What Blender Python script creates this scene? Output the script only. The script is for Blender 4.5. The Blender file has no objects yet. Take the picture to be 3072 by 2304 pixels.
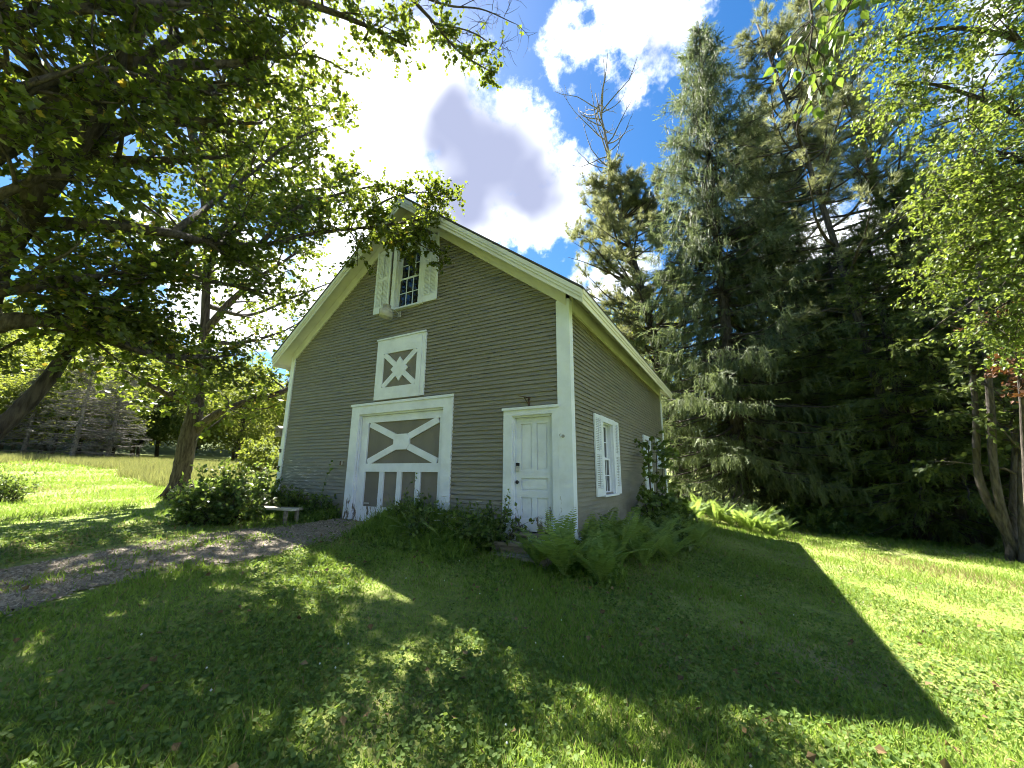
import bpy, math, random
import numpy as np
from mathutils import Matrix, Vector

# ------------------------------------------------------------------ camera, world, sun, exposure
sc = bpy.context.scene
col = sc.collection
CAM = np.array([10.931, -6.568, 1.506])
YAW, PITCH, ROLL, FPX = math.radians(-29.389), math.radians(12.611), math.radians(0.38), 1193.67
FW = np.array([math.sin(YAW)*math.cos(PITCH), math.cos(YAW)*math.cos(PITCH), math.sin(PITCH)])
_r = np.array([math.cos(YAW), -math.sin(YAW), 0.0]); _u = np.cross(_r, FW)
RT = _r*math.cos(ROLL)+_u*math.sin(ROLL); UP = -_r*math.sin(ROLL)+_u*math.cos(ROLL)
cd = bpy.data.cameras.new('camera'); cam = bpy.data.objects.new('camera', cd); col.objects.link(cam)
cd.sensor_fit = 'HORIZONTAL'; cd.sensor_width = 36.0; cd.lens = FPX/3072*36
cd.clip_start = 0.05; cd.clip_end = 3000
m = Matrix.Identity(4)
for i in range(3):
    m[i][0] = RT[i]; m[i][1] = UP[i]; m[i][2] = -FW[i]; m[i][3] = CAM[i]
cam.matrix_world = m
sc.camera = cam
K = 3072/2212.0
def raydir(px, py):                                   # a pixel of the 2212 px wide view -> direction
    return FW+RT*(px*K-1536)/FPX-UP*(py*K-1152)/FPX
def at(px, py, dist):                                 # that direction at a horizontal distance
    d = raydir(px, py); return CAM+d/np.linalg.norm(d[:2])*dist

SUN = np.array([-0.655, 0.355, 1.0]); SUN = SUN/np.linalg.norm(SUN)      # towards the sun
SKY_STRENGTH, SUN_STRENGTH, EXPOSURE = 0.120, 5.0, 2.6
sd = bpy.data.lights.new('sun', 'SUN'); so = bpy.data.objects.new('sun', sd); col.objects.link(so)
sd.energy = SUN_STRENGTH; sd.angle = math.radians(0.53); sd.color = (1.0, 0.95, 0.86)
so.rotation_euler = Vector(SUN).to_track_quat('Z', 'Y').to_euler(); so.location = (-20, 12, 40)
sc.view_settings.view_transform = 'Standard'; sc.view_settings.look = 'None'
sc.view_settings.gamma = 1.0; sc.view_settings.use_curve_mapping = False
sc.view_settings.exposure = EXPOSURE
sc.render.engine = 'CYCLES'
sc.cycles.use_denoising = True
sc.cycles.max_bounces = 5; sc.cycles.diffuse_bounces = 2; sc.cycles.transmission_bounces = 3
sc.cycles.use_adaptive_sampling = True; sc.cycles.adaptive_threshold = 0.02; sc.cycles.adaptive_min_samples = 10
sc.cycles.transparent_max_bounces = 8; sc.cycles.caustics_reflective = False; sc.cycles.caustics_refractive = False
sc.cycles.sample_clamp_indirect = 8.0
sc.render.film_transparent = False
sc.cycles.pixel_filter_type = 'BLACKMAN_HARRIS'; sc.cycles.filter_width = 1.0

class NT:                                             # tiny node-tree helper
    def __init__(s, tree):
        s.t = tree; s.n = tree.nodes; s.l = tree.links
    def new(s, kind, **kw):
        n = s.n.new(kind)
        for k, v in kw.items(): setattr(n, k, v)
        return n
    def put(s, sock, val):
        if hasattr(val, 'is_output'): s.l.new(val, sock)
        else: sock.default_value = val
    def math(s, op, a, b=None, c=None, clamp=False):
        n = s.new('ShaderNodeMath', operation=op, use_clamp=clamp)
        s.put(n.inputs[0], a)
        if b is not None: s.put(n.inputs[1], b)
        if c is not None: s.put(n.inputs[2], c)
        return n.outputs[0]
    def vmath(s, op, a, b=None):
        n = s.new('ShaderNodeVectorMath', operation=op)
        s.put(n.inputs[0], a)
        if b is not None: s.put(n.inputs[1], b)
        return n.outputs[1] if op in ('DOT_PRODUCT', 'DISTANCE', 'LENGTH') else n.outputs[0]
    def noise(s, vec, scale, detail=4, rough=0.55, out=0):
        n = s.new('ShaderNodeTexNoise'); s.put(n.inputs['Vector'], vec)
        n.inputs['Scale'].default_value = scale; n.inputs['Detail'].default_value = detail; n.inputs['Roughness'].default_value = rough
        return n.outputs[out]
    def ramp(s, fac, a, b, ca=0.0, cb=1.0, smooth=True):
        n = s.new('ShaderNodeMapRange'); n.interpolation_type = 'SMOOTHSTEP' if smooth else 'LINEAR'
        s.put(n.inputs[0], fac); n.inputs[1].default_value = a; n.inputs[2].default_value = b
        n.inputs[3].default_value = ca; n.inputs[4].default_value = cb
        return n.outputs[0]
    def mix(s, fac, a, b):
        n = s.new('ShaderNodeMix', data_type='RGBA')
        s.put(n.inputs[0], fac); s.put(n.inputs[6], a); s.put(n.inputs[7], b)
        return n.outputs[2]
def rgba(c): return (c[0], c[1], c[2], 1.0)

world = bpy.data.worlds.new('World'); sc.world = world; world.use_nodes = True
W = NT(world.node_tree); W.n.clear()
sky = W.new('ShaderNodeTexSky', sky_type='NISHITA')
sky.sun_disc = False; sky.sun_elevation = math.asin(SUN[2]); sky.sun_rotation = math.atan2(SUN[0], SUN[1])
sky.altitude = 300; sky.air_density = 1.0; sky.dust_density = 0.4; sky.ozone_density = 2.2
tc = W.new('ShaderNodeTexCoord').outputs['Generated']
warp = W.noise(tc, 5.5, 3, 0.6, out=1)
wv = W.vmath('SUBTRACT', warp, (0.5, 0.5, 0.5))
wsc = W.new('ShaderNodeVectorMath', operation='SCALE'); W.put(wsc.inputs[0], wv); wsc.inputs['Scale'].default_value = 0.20
dirw = W.vmath('ADD', tc, wsc.outputs[0])
wsc2 = W.new('ShaderNodeVectorMath', operation='SCALE'); W.put(wsc2.inputs[0], wv); wsc2.inputs['Scale'].default_value = 0.12
dirc = W.vmath('ADD', tc, wsc2.outputs[0])
fine = W.noise(tc, 22, 5, 0.62)
def udir(px, py): d = raydir(px, py); return d/np.linalg.norm(d)
lobes = []
def lobe(px, py, rpx):                                # a puff of cumulus: direction and angular radius
    d = udir(px, py); e = udir(px+rpx, py); f = udir(px, py+rpx)
    lobes.append((d, (np.linalg.norm(d-e)+np.linalg.norm(d-f))/2))
for a in [(800,270,170),(950,250,130),(1085,330,120),(1150,420,110),(1010,400,130),(760,420,160),(1210,370,60),(985,150,60),(1090,205,50),(640,330,140),(1060,470,60),
          (1320,30,110),(1240,60,70),(1430,50,90),(1390,140,50),(1480,10,60),(1285,600,50),(1350,590,45),(1880,560,130),(1750,590,110),(480,640,150),(700,650,110),(300,480,60),(2100,130,60)]:
    lobe(*a)
rs = random.Random(11)
for k in range(6):                                    # the same weather goes on round the rest of the sky
    az = math.radians(rs.uniform(60, 250)); el = math.radians(rs.uniform(14, 62))
    c0 = np.array([math.sin(az)*math.cos(el), math.cos(az)*math.cos(el), math.sin(el)])
    for j in range(2):
        c1 = c0+np.array([rs.uniform(-.16, .16), rs.uniform(-.16, .16), rs.uniform(-.05, .06)]); c1 /= np.linalg.norm(c1)
        lobes.append((c1, rs.uniform(.07, .15)))
sdf = None
for d, r in lobes:
    v = W.math('SUBTRACT', r, W.vmath('DISTANCE', dirw, tuple(d)))
    sdf = v if sdf is None else W.math('SMOOTH_MAX', sdf, v, 0.03)
thick = W.math('ADD', sdf, W.math('MULTIPLY', W.math('SUBTRACT', fine, 0.5), 0.16))
mask = W.ramp(thick, -0.018, 0.045)
csd = None
for px_, py_, r_ in ((900,200,70),(985,265,90),(1050,340,95),(1130,395,80),(1010,430,85),(1190,420,45),(950,330,60),(1400,100,40),(1880,600,60),(700,690,40)):   # thick, shaded parts
    d_ = udir(px_, py_); q_ = float(np.linalg.norm(d_-udir(px_+r_, py_)))
    v = W.math('SUBTRACT', q_, W.vmath('DISTANCE', dirc, tuple(d_))); csd = v if csd is None else W.math('SMOOTH_MAX', csd, v, 0.06)
core = W.ramp(csd, -0.065, 0.055)
toward = W.vmath('DOT_PRODUCT', tc, tuple(SUN))
aure = W.ramp(toward, 0.968, 0.998)                    # forward scattering near the sun
skyc = W.new('ShaderNodeHueSaturation'); skyc.inputs['Saturation'].default_value = 1.35; skyc.inputs['Value'].default_value = 0.31
W.l.new(sky.outputs[0], skyc.inputs['Color'])
grey = W.mix(core, (4.0, 4.1, 4.3, 1), (0.74, 0.82, 1.16, 1))
bright = W.mix(aure, grey, (8.0, 7.9, 7.7, 1))
final = W.mix(mask, skyc.outputs[0], bright)
world.cycles.sampling_method = 'MANUAL'; world.cycles.sample_map_resolution = 512
bg = W.new('ShaderNodeBackground'); W.l.new(final, bg.inputs[0]); bg.inputs[1].default_value = SKY_STRENGTH
wo = W.new('ShaderNodeOutputWorld'); W.l.new(bg.outputs[0], wo.inputs[0])

# ------------------------------------------------------------------ helpers
class MB:
    """collects polygons and builds them as ONE mesh"""
    def __init__(s): s.v = []; s.p = []; s.n = 0; s.a = []
    def add(s, V, F, val=None):
        V = np.asarray(V, float).reshape(-1, 3)
        F = F if isinstance(F, list) else [F]
        for f in F:
            f = np.asarray(f, int)
            if f.ndim == 1: f = f[None, :]
            s.p.append(f+s.n)
            if val is None: s.a.append(np.full(len(f), 0.5))
            else: s.a.append(np.broadcast_to(np.asarray(val, float), (len(f),)) if np.ndim(val) == 0 or len(np.atleast_1d(val)) != len(f) else np.asarray(val, float))
        s.v.append(V); s.n += len(V)
        return s
    def box(s, x0, x1, y0, y1, z0, z1):
        V = [(x, y, z) for z in (z0, z1) for y in (y0, y1) for x in (x0, x1)]
        return s.add(V, [(0,2,3,1),(4,5,7,6),(0,1,5,4),(1,3,7,5),(3,2,6,7),(2,0,4,6)])
    def prism(s, poly, ax, a, b):
        """poly: 2-D outline in the plane normal to axis ax ('y': x,z  'x': y,z), extruded a..b"""
        n = len(poly)
        def P(u, w, t): return (u, t, w) if ax == 'y' else (t, u, w)
        V = [P(u, w, a) for u, w in poly]+[P(u, w, b) for u, w in poly]
        F = [tuple(range(n)), tuple(range(2*n-1, n-1, -1))]+[(i, i+n, (i+1) % n+n, (i+1) % n) for i in range(n)]
        return s.add(V, [np.array(f) for f in F])
    def beam(s, p0, p1, w, d, nrm):
        """a straight board from p0 to p1, w wide in its plane and d deep along nrm"""
        p0 = np.array(p0, float); p1 = np.array(p1, float); nrm = np.array(nrm, float)
        t = (p1-p0)/np.linalg.norm(p1-p0); sd = np.cross(nrm, t)*w/2
        V = [p0-sd, p0+sd, p1+sd, p1-sd]; V += [q+nrm*d for q in V]
        return s.add(V, [(3,2,1,0),(4,5,6,7),(0,1,5,4),(1,2,6,5),(2,3,7,6),(3,0,4,7)])
    def tube(s, pts, rad, sides=6, wob=0.0, rng=None, val=None):
        pts = np.asarray(pts, float); n = len(pts)
        rad = np.broadcast_to(np.asarray(rad, float), (n,))
        T = np.gradient(pts, axis=0); T /= np.linalg.norm(T, axis=1)[:, None]+1e-9
        ref = np.array([0.3, 0.9, 0.2]) if abs(T[0][2]) > 0.7 else np.array([0, 0, 1.0])
        A = np.cross(T, ref); A /= np.linalg.norm(A, axis=1)[:, None]+1e-9
        B = np.cross(T, A)
        th = np.linspace(0, 2*np.pi, sides, endpoint=False)
        rr = rad[:, None]*np.ones(sides)
        if wob and rng is not None: rr = rr*(1+wob*rng.standard_normal((n, sides)))
        V = pts[:, None, :]+rr[..., None]*(np.cos(th)[None, :, None]*A[:, None, :]+np.sin(th)[None, :, None]*B[:, None, :])
        i = np.arange(n-1)[:, None]*sides; j = np.arange(sides)[None, :]; j2 = (j+1) % sides
        F = np.stack([i+j, i+j2, i+sides+j2, i+sides+j], -1).reshape(-1, 4)
        return s.add(V.reshape(-1, 3), [F, np.arange(sides)[::-1].copy(), (n-1)*sides+np.arange(sides)], val)
    def lathe(s, prof, c, sides=14):
        n = len(prof); th = np.linspace(0, 2*np.pi, sides, endpoint=False)
        V = [(c[0]+r*math.cos(t), c[1]+r*math.sin(t), c[2]+z) for r, z in prof for t in th]
        i = np.arange(n-1)[:, None]*sides; j = np.arange(sides)[None, :]; j2 = (j+1) % sides
        F = np.stack([i+j, i+j2, i+sides+j2, i+sides+j], -1).reshape(-1, 4)
        return s.add(V, [F, np.arange(sides)[::-1].copy(), (n-1)*sides+np.arange(sides)])
    def cards(s, tmpl, polys, P, X, Y, Z, S, val):
        """instances of a small template (m x 3) at P with axes X, Y, Z and size S, one value each"""
        tmpl = np.asarray(tmpl, float); n = len(P); mm = len(tmpl)
        S = np.broadcast_to(np.asarray(S, float), (n,))[:, None, None]
        V = P[:, None, :]+S*(tmpl[None, :, 0:1]*X[:, None, :]+tmpl[None, :, 1:2]*Y[:, None, :]+tmpl[None, :, 2:3]*Z[:, None, :])
        off = (np.arange(n)*mm)[:, None]
        base = s.n
        s.v.append(V.reshape(-1, 3)); s.n += n*mm
        for f in polys:
            s.p.append(off+np.array(f)[None, :]+base); s.a.append(np.asarray(val, float))
        return s
    def mesh(s, name, smooth=False):
        me = bpy.data.meshes.new(name)
        V = np.concatenate(s.v) if s.v else np.zeros((0, 3))
        sizes = np.concatenate([np.full(len(p), p.shape[1]) for p in s.p])
        loops = np.concatenate([p.reshape(-1) for p in s.p])
        me.vertices.add(len(V)); me.vertices.foreach_set('co', V.astype(np.float32).reshape(-1))
        me.loops.add(len(loops)); me.loops.foreach_set('vertex_index', loops.astype(np.int32))
        me.polygons.add(len(sizes))
        me.polygons.foreach_set('loop_start', np.concatenate([[0], np.cumsum(sizes)[:-1]]).astype(np.int32))
        at_ = me.attributes.new('v', 'FLOAT', 'FACE'); at_.data.foreach_set('value', np.concatenate(s.a).astype(np.float32))
        me.polygons.foreach_set('use_smooth', np.full(len(sizes), smooth))
        me.update(calc_edges=True)
        return me
    def build(s, name, mat, parent=None, smooth=False):
        return obj(name, s.mesh(name, smooth), mat, parent)
def obj(name, me, mat, parent=None):
    if mat is not None and len(me.materials) == 0: me.materials.append(mat)
    o = bpy.data.objects.new(name, me); col.objects.link(o)
    if parent is not None: o.parent = parent
    return o
def tag(o, label=None, cat=None, group=None, kind=None):
    if label: o['label'] = label
    if cat: o['category'] = cat
    if group: o['group'] = group
    if kind: o['kind'] = kind
    return o
def thing(name, loc, label, cat, group=None, rz=0.0):
    o = bpy.data.objects.new(name, None); col.objects.link(o); o.empty_display_size = 0.1
    o.location = tuple(float(q) for q in loc); o.rotation_euler = (0, 0, rz)
    return tag(o, label, cat, group)
def copy_tree(o, loc, rz, scale=1.0, label=None, group=None):
    c = o.copy(); col.objects.link(c); c.location = tuple(float(q) for q in loc); c.rotation_euler = (0, 0, rz); c.scale = (scale,)*3
    for ch in o.children:
        d = ch.copy(); col.objects.link(d); d.parent = c
        for g in ch.children:
            e = g.copy(); col.objects.link(e); e.parent = d
    return tag(c, label, None, group)
def nrm(a): return a/(np.linalg.norm(a, axis=-1, keepdims=True)+1e-9)

# ------------------------------------------------------------------ materials
def new_mat(name):
    mt = bpy.data.materials.new(name); mt.use_nodes = True
    n = NT(mt.node_tree); n.n.clear()
    out = n.new('ShaderNodeOutputMaterial')
    return mt, n, out
def surf(name, c1, c2, scale=6.0, rough=0.8, bump=0.0, bscale=None, detail=5, spec=0.3, stretch=None, lo=0.35, hi=0.65, extra=None):
    """a two-tone noisy surface with optional fine relief; extra(nt, colour, pos) may add wear"""
    mt, n, out = new_mat(name)
    pos = n.new('ShaderNodeTexCoord').outputs['Object']
    if stretch:
        mp = n.new('ShaderNodeMapping'); mp.inputs['Scale'].default_value = stretch; n.l.new(pos, mp.inputs[0]); vec = mp.outputs[0]
    else: vec = pos
    f = n.ramp(n.noise(vec, scale, detail, 0.6), lo, hi)
    c = n.mix(f, rgba(c1), rgba(c2))
    p = n.new('ShaderNodeBsdfPrincipled'); p.inputs['Roughness'].default_value = rough; p.inputs['Specular IOR Level'].default_value = spec
    if extra: c = extra(n, c, pos)
    n.l.new(c, p.inputs['Base Color'])
    if bump:
        b = n.new('ShaderNodeBump'); b.inputs['Strength'].default_value = bump; b.inputs['Distance'].default_value = 0.02
        n.l.new(n.noise(vec, bscale or scale*5, 4, 0.6), b.inputs['Height']); n.l.new(b.outputs[0], p.inputs['Normal'])
    n.l.new(p.outputs[0], out.inputs[0])
    return mt
def leafmat(name, dark, light, trans, tfac=0.4, rough=0.5, spec=0.35, yellow=None):
    """leaf: diffuse and gloss on top, light passing through; colour varies leaf by leaf"""
    mt, n, out = new_mat(name)
    a = n.new('ShaderNodeAttribute'); a.attribute_name = 'v'
    v = a.outputs['Fac']
    c = n.mix(v, rgba(dark), rgba(light)); t = n.mix(v, rgba([q*0.75 for q in trans]), rgba(trans))
    if yellow:
        k = n.ramp(v, 0.965, 0.985); c = n.mix(k, c, rgba(yellow)); t = n.mix(k, t, rgba(yellow))
    p = n.new('ShaderNodeBsdfPrincipled'); p.inputs['Roughness'].default_value = rough; p.inputs['Specular IOR Level'].default_value = spec
    n.l.new(c, p.inputs['Base Color'])
    tr = n.new('ShaderNodeBsdfTranslucent'); n.l.new(t, tr.inputs[0])
    mx = n.new('ShaderNodeMixShader'); mx.inputs[0].default_value = tfac
    n.l.new(p.outputs[0], mx.inputs[1]); n.l.new(tr.outputs[0], mx.inputs[2]); n.l.new(mx.outputs[0], out.inputs[0])
    return mt
def peel(lowz, amount, wood=(0.16, 0.13, 0.10), scale=9.0):
    """paint worn off to weathered wood, more of it low down where rain splashes"""
    def f(n, c, pos):
        mp = n.new('ShaderNodeMapping'); mp.inputs['Scale'].default_value = (1.0, 1.0, 0.35); n.l.new(pos, mp.inputs[0])
        nz = n.noise(mp.outputs[0], scale, 7, 0.7)
        sx = n.new('ShaderNodeSeparateXYZ'); n.l.new(pos, sx.inputs[0])
        h = n.ramp(sx.outputs[2], lowz, 0.4, 0.0, amount, smooth=False)
        k = n.ramp(n.math('ADD', nz, h), 0.74, 0.80)
        d = n.ramp(n.noise(pos, 2.3, 5, 0.65), 0.45, 0.75)
        c = n.mix(n.math('MULTIPLY', d, 0.25), c, (0.42, 0.42, 0.36, 1))
        return n.mix(k, c, rgba(wood))
    return f
def siding_wear(n, c, pos):
    sx = n.new('ShaderNodeSeparateXYZ'); n.l.new(pos, sx.inputs[0])
    # flaked paint shows as pale scratches along the boards, at the weathered left end of the front only
    mp = n.new('ShaderNodeMapping'); mp.inputs['Scale'].default_value = (2.2, 2.2, 26.0); n.l.new(pos, mp.inputs[0])
    nz = n.noise(mp.outputs[0], 1.6, 5, 0.6)
    left = n.math('MULTIPLY', n.ramp(sx.outputs[0], 3.2, 0.6), n.ramp(sx.outputs[2], 2.7, 1.3))
    k = n.ramp(n.math('ADD', nz, n.math('MULTIPLY', left, 0.19)), 0.72, 0.76)
    c = n.mix(k, c, (0.55, 0.52, 0.46, 1))
    sp_ = n.math('MULTIPLY', n.ramp(sx.outputs[2], 1.1, 0.4), n.ramp(n.noise(pos, 3.1, 5, 0.65), 0.35, 0.7))   # mud splashed up from the ground
    c = n.mix(n.math('MULTIPLY', sp_, 0.55), c, (0.10, 0.095, 0.06, 1))
    # slightly bleached and greener there
    return n.mix(n.math('MULTIPLY', left, 0.35), c, (0.20, 0.21, 0.19, 1))
MAT = {}
MAT['siding'] = surf('taupe_clapboard_paint', (0.185,0.170,0.138), (0.225,0.207,0.170), 1.7, 0.6, 0.25, 30, stretch=(0.6,0.6,6), extra=siding_wear)
MAT['white'] = surf('white_trim_paint', (0.64,0.69,0.80), (0.72,0.77,0.88), 2.0, 0.5, 0.08, 40, extra=peel(1.5, 0.24))
MAT['white_low'] = surf('white_door_paint', (0.64,0.69,0.80), (0.72,0.77,0.88), 2.5, 0.45, 0.08, 40, extra=peel(1.35, 0.30))
MAT['soffit'] = surf('shade_toned_white_trim', (0.55,0.56,0.53), (0.64,0.65,0.62), 1.2, 0.6, 0.05, 30)  # the white trim paint again, with the shade under the roof put into its colour
MAT['crown'] = surf('stained_crown_paint', (0.70,0.68,0.60), (0.36,0.26,0.17), 0.9, 0.6, 0.05, 30, stretch=(1,0.5,1), lo=0.55, hi=0.8)
MAT['panel'] = surf('grey_brown_panel', (0.150,0.140,0.125), (0.185,0.172,0.150), 2.2, 0.65, 0.12, 25, stretch=(1,1,0.3))
MAT['shingle'] = surf('dark_roof_shingle', (0.045,0.043,0.040), (0.085,0.08,0.075), 7, 0.9, 0.5)
MAT['interior'] = surf('dark_interior', (0.012,0.012,0.012), (0.02,0.02,0.02), 3, 0.9)
MAT['metal'] = surf('weathered_metal', (0.25,0.25,0.24), (0.40,0.40,0.38), 9, 0.45, 0.05)
MAT['lampgrey'] = surf('lamp_grey', (0.26,0.26,0.23), (0.34,0.34,0.30), 9, 0.5)
MAT['refractor'] = surf('milky_refractor', (0.36,0.36,0.33), (0.46,0.46,0.42), 9, 0.25)
MAT['black'] = surf('black_iron', (0.015,0.015,0.015), (0.03,0.03,0.03), 9, 0.5)
MAT['rust'] = surf('rusty_iron', (0.05,0.04,0.035), (0.11,0.06,0.035), 12, 0.7)
MAT['steel'] = surf('padlock_steel', (0.35,0.36,0.37), (0.5,0.5,0.5), 9, 0.3)
MAT['oldwood'] = surf('grey_weathered_wood', (0.16,0.14,0.115), (0.30,0.27,0.23), 6, 0.85, 0.5, 40, stretch=(0.4,3,3))
MAT['palewood'] = surf('bleached_plank', (0.48,0.45,0.38), (0.62,0.60,0.53), 5, 0.75, 0.3, 40, stretch=(0.4,4,4))
MAT['stone'] = surf('foundation_stone', (0.22,0.21,0.19), (0.36,0.34,0.31), 5, 0.9, 0.6, 20)
MAT['bark'] = surf('maple_bark', (0.026,0.021,0.017), (0.095,0.080,0.064), 5.5, 0.95, 1.0, 16, stretch=(3.2,3.2,0.5), lo=0.3, hi=0.7)
MAT['bark2'] = surf('conifer_bark', (0.036,0.030,0.025), (0.105,0.090,0.076), 6, 0.95, 1.0, 18, stretch=(2.6,2.6,0.6), lo=0.3, hi=0.7)
MAT['deadwood'] = surf('grey_dead_wood', (0.11,0.097,0.085), (0.22,0.20,0.175), 5, 0.9, 0.4)
MAT['maple'] = leafmat('maple_leaf', (0.030,0.048,0.008), (0.074,0.100,0.016), (0.24,0.310,0.026), 0.42, 0.42, 0.4, (0.32,0.24,0.03))
MAT['hillleaf'] = leafmat('hillside_leaf', (0.06,0.085,0.020), (0.13,0.16,0.035), (0.34,0.40,0.05), 0.40, 0.6, 0.2)
MAT['birch'] = leafmat('birch_leaf', (0.045,0.080,0.016), (0.105,0.155,0.032), (0.27,0.35,0.045), 0.42, 0.45, 0.35)
MAT['bush'] = leafmat('bush_leaf', (0.045,0.085,0.020), (0.115,0.170,0.042), (0.26,0.36,0.05), 0.38, 0.4, 0.45)
MAT['bigleaf'] = leafmat('overhang_leaf', (0.045,0.085,0.018), (0.09,0.14,0.03), (0.22,0.33,0.04), 0.45, 0.4, 0.4)
MAT['spruce'] = leafmat('spruce_needle', (0.048,0.070,0.032), (0.160,0.195,0.090), (0.21,0.26,0.10), 0.40, 0.6, 0.25)
MAT['pine'] = leafmat('pine_needle', (0.100,0.120,0.060), (0.23,0.245,0.125), (0.32,0.34,0.13), 0.42, 0.55, 0.3)
MAT['cedar'] = leafmat('cedar_spray', (0.046,0.072,0.022), (0.135,0.172,0.054), (0.22,0.28,0.06), 0.40, 0.6, 0.25)
MAT['greyneedle'] = leafmat('bare_grey_twig', (0.085,0.082,0.068), (0.165,0.160,0.135), (0.10,0.10,0.08), 0.15, 0.8, 0.1)
MAT['redleaf'] = leafmat('rusty_dead_leaf', (0.075,0.036,0.018), (0.14,0.070,0.034), (0.15,0.06,0.02), 0.25, 0.6, 0.2)
MAT['deadleaf'] = leafmat('brown_fallen_leaf', (0.10,0.065,0.03), (0.24,0.17,0.08), (0.15,0.10,0.04), 0.15, 0.7, 0.1)
MAT['fern'] = leafmat('fern_green', (0.105,0.175,0.042), (0.245,0.330,0.095), (0.40,0.54,0.10), 0.40, 0.5, 0.3)
MAT['grass'] = leafmat('grass_blade', (0.088,0.165,0.024), (0.215,0.305,0.062), (0.32,0.46,0.062), 0.40, 0.6, 0.12, (0.30,0.25,0.11))
MAT['clover'] = leafmat('clover_leaf', (0.062,0.115,0.024), (0.155,0.220,0.060), (0.28,0.39,0.06), 0.34, 0.65, 0.12)
MAT['hay'] = leafmat('hay_grass', (0.15,0.16,0.05), (0.34,0.29,0.13), (0.28,0.30,0.09), 0.35, 0.6, 0.2)
MAT['flower'] = leafmat('white_flower', (0.55,0.56,0.50), (0.75,0.76,0.72), (0.6,0.6,0.5), 0.2, 0.7, 0.2)
def ground_extra(n, c, pos):
    k = n.ramp(n.noise(pos, 0.55, 6, 0.65), 0.52, 0.72)
    c = n.mix(n.math('MULTIPLY', k, 0.85), c, (0.20,0.165,0.09,1))
    return n.mix(n.ramp(n.noise(pos, 9, 5, 0.7), 0.45, 0.7), c, (0.075,0.105,0.024,1))
MAT['ground'] = surf('lawn_soil', (0.150,0.190,0.034), (0.210,0.245,0.055), 1.3, 0.95, 0.6, 60, extra=ground_extra)
def gravel_extra(n, c, pos):
    v = n.new('ShaderNodeTexVoronoi'); v.inputs['Scale'].default_value = 38; n.l.new(pos, v.inputs[0])
    c = n.mix(0.5, c, v.outputs['Color']) if False else c
    g = n.new('ShaderNodeSeparateColor'); n.l.new(v.outputs['Color'], g.inputs[0])
    return n.mix(n.math('MULTIPLY', g.outputs[0], 0.5), c, (0.25,0.215,0.17,1))
MAT['gravel'] = surf('grey_gravel', (0.120,0.100,0.070), (0.215,0.185,0.140), 3.0, 0.95, 0.8, 45, extra=gravel_extra)
MAT['pebble'] = leafmat('pebble', (0.13,0.105,0.074), (0.33,0.285,0.22), (0,0,0), 0.0, 0.9, 0.2)
MAT['hill'] = surf('wooded_hill', (0.035,0.06,0.015), (0.08,0.11,0.03), 0.2, 1.0, 0.6, 1.5)
def glass():
    mt, n, out = new_mat('dark_window_glass')
    pos = n.new('ShaderNodeTexCoord').outputs['Object']
    p = n.new('ShaderNodeBsdfPrincipled'); p.inputs['Base Color'].default_value = (0.012,0.013,0.016,1)
    p.inputs['Roughness'].default_value = 0.03; p.inputs['Specular IOR Level'].default_value = 0.6
    b = n.new('ShaderNodeBump'); b.inputs['Strength'].default_value = 0.06; b.inputs['Distance'].default_value = 0.02
    n.l.new(n.noise(pos, 5.0, 2, 0.5), b.inputs['Height']); n.l.new(b.outputs[0], p.inputs['Normal'])
    n.l.new(p.outputs[0], out.inputs[0]); return mt
MAT['glass'] = glass()

# ------------------------------------------------------------------ ground
GX = [-400,-120,-70,-25,-5.2,0,4,6.5,8.4,10.9,12,16,25,60,400]
GZ = [9,6.2,4.1,1.75,.66,.52,.38,.24,.06,-.2,-.3,-.5,-.75,-1.2,-2]
_xs = np.arange(-420, 420, .25); _zs = np.interp(_xs, GX, GZ)
_k = np.hanning(15); _zs = np.convolve(np.pad(_zs, 7, mode='edge'), _k/_k.sum(), 'valid')
def gh(x, y):
    x = np.asarray(x, float); y = np.asarray(y, float)
    z = np.interp(x, _xs, _zs)
    s = np.clip((x-6)/6, 0, 1); s = s*s*(3-2*s)
    z = z-.017*np.clip(y, 0, 22)*s
    return z+0.018*np.sin(x*1.9+y*.7)*np.sin(y*1.6-x*.5)
def gpt(px, py):                                      # where a pixel's ray meets the ground
    d = raydir(px, py); t = 1.0
    for _ in range(60):
        p = CAM+d*t; z = gh(p[0], p[1]); t += (p[2]-z)/max(1e-3, -d[2]+.02)*0.6
    return CAM+d*t
def G(x, y, dz=0.0): return np.array([x, y, float(gh(x, y))+dz])
def axis(segs):
    out = []
    for a, b, s in segs: out += list(np.arange(a, b, s))
    return np.array(out+[segs[-1][1]])
gx = axis([(-400,-100,25),(-100,-30,3),(-30,-4,.8),(-4,18,.3),(18,40,1.2),(40,120,8),(120,400,40)])
gy = axis([(-120,-20,10),(-20,-9,1.2),(-9,12,.3),(12,40,1.2),(40,120,6),(120,400,40)])
XX, YY = np.meshgrid(gx, gy); ZZ = gh(XX, YY)
nx, ny = len(gx), len(gy)
idx = np.arange(nx*ny).reshape(ny, nx)
F = np.stack([idx[:-1,:-1], idx[:-1,1:], idx[1:,1:], idx[1:,:-1]], -1).reshape(-1, 4)
mb = MB(); mb.add(np.stack([XX, YY, ZZ], -1).reshape(-1, 3), F)
tag(mb.build('ground', MAT['ground'], smooth=True), 'green lawn rising gently to the left and falling to the right', kind='structure')

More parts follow.
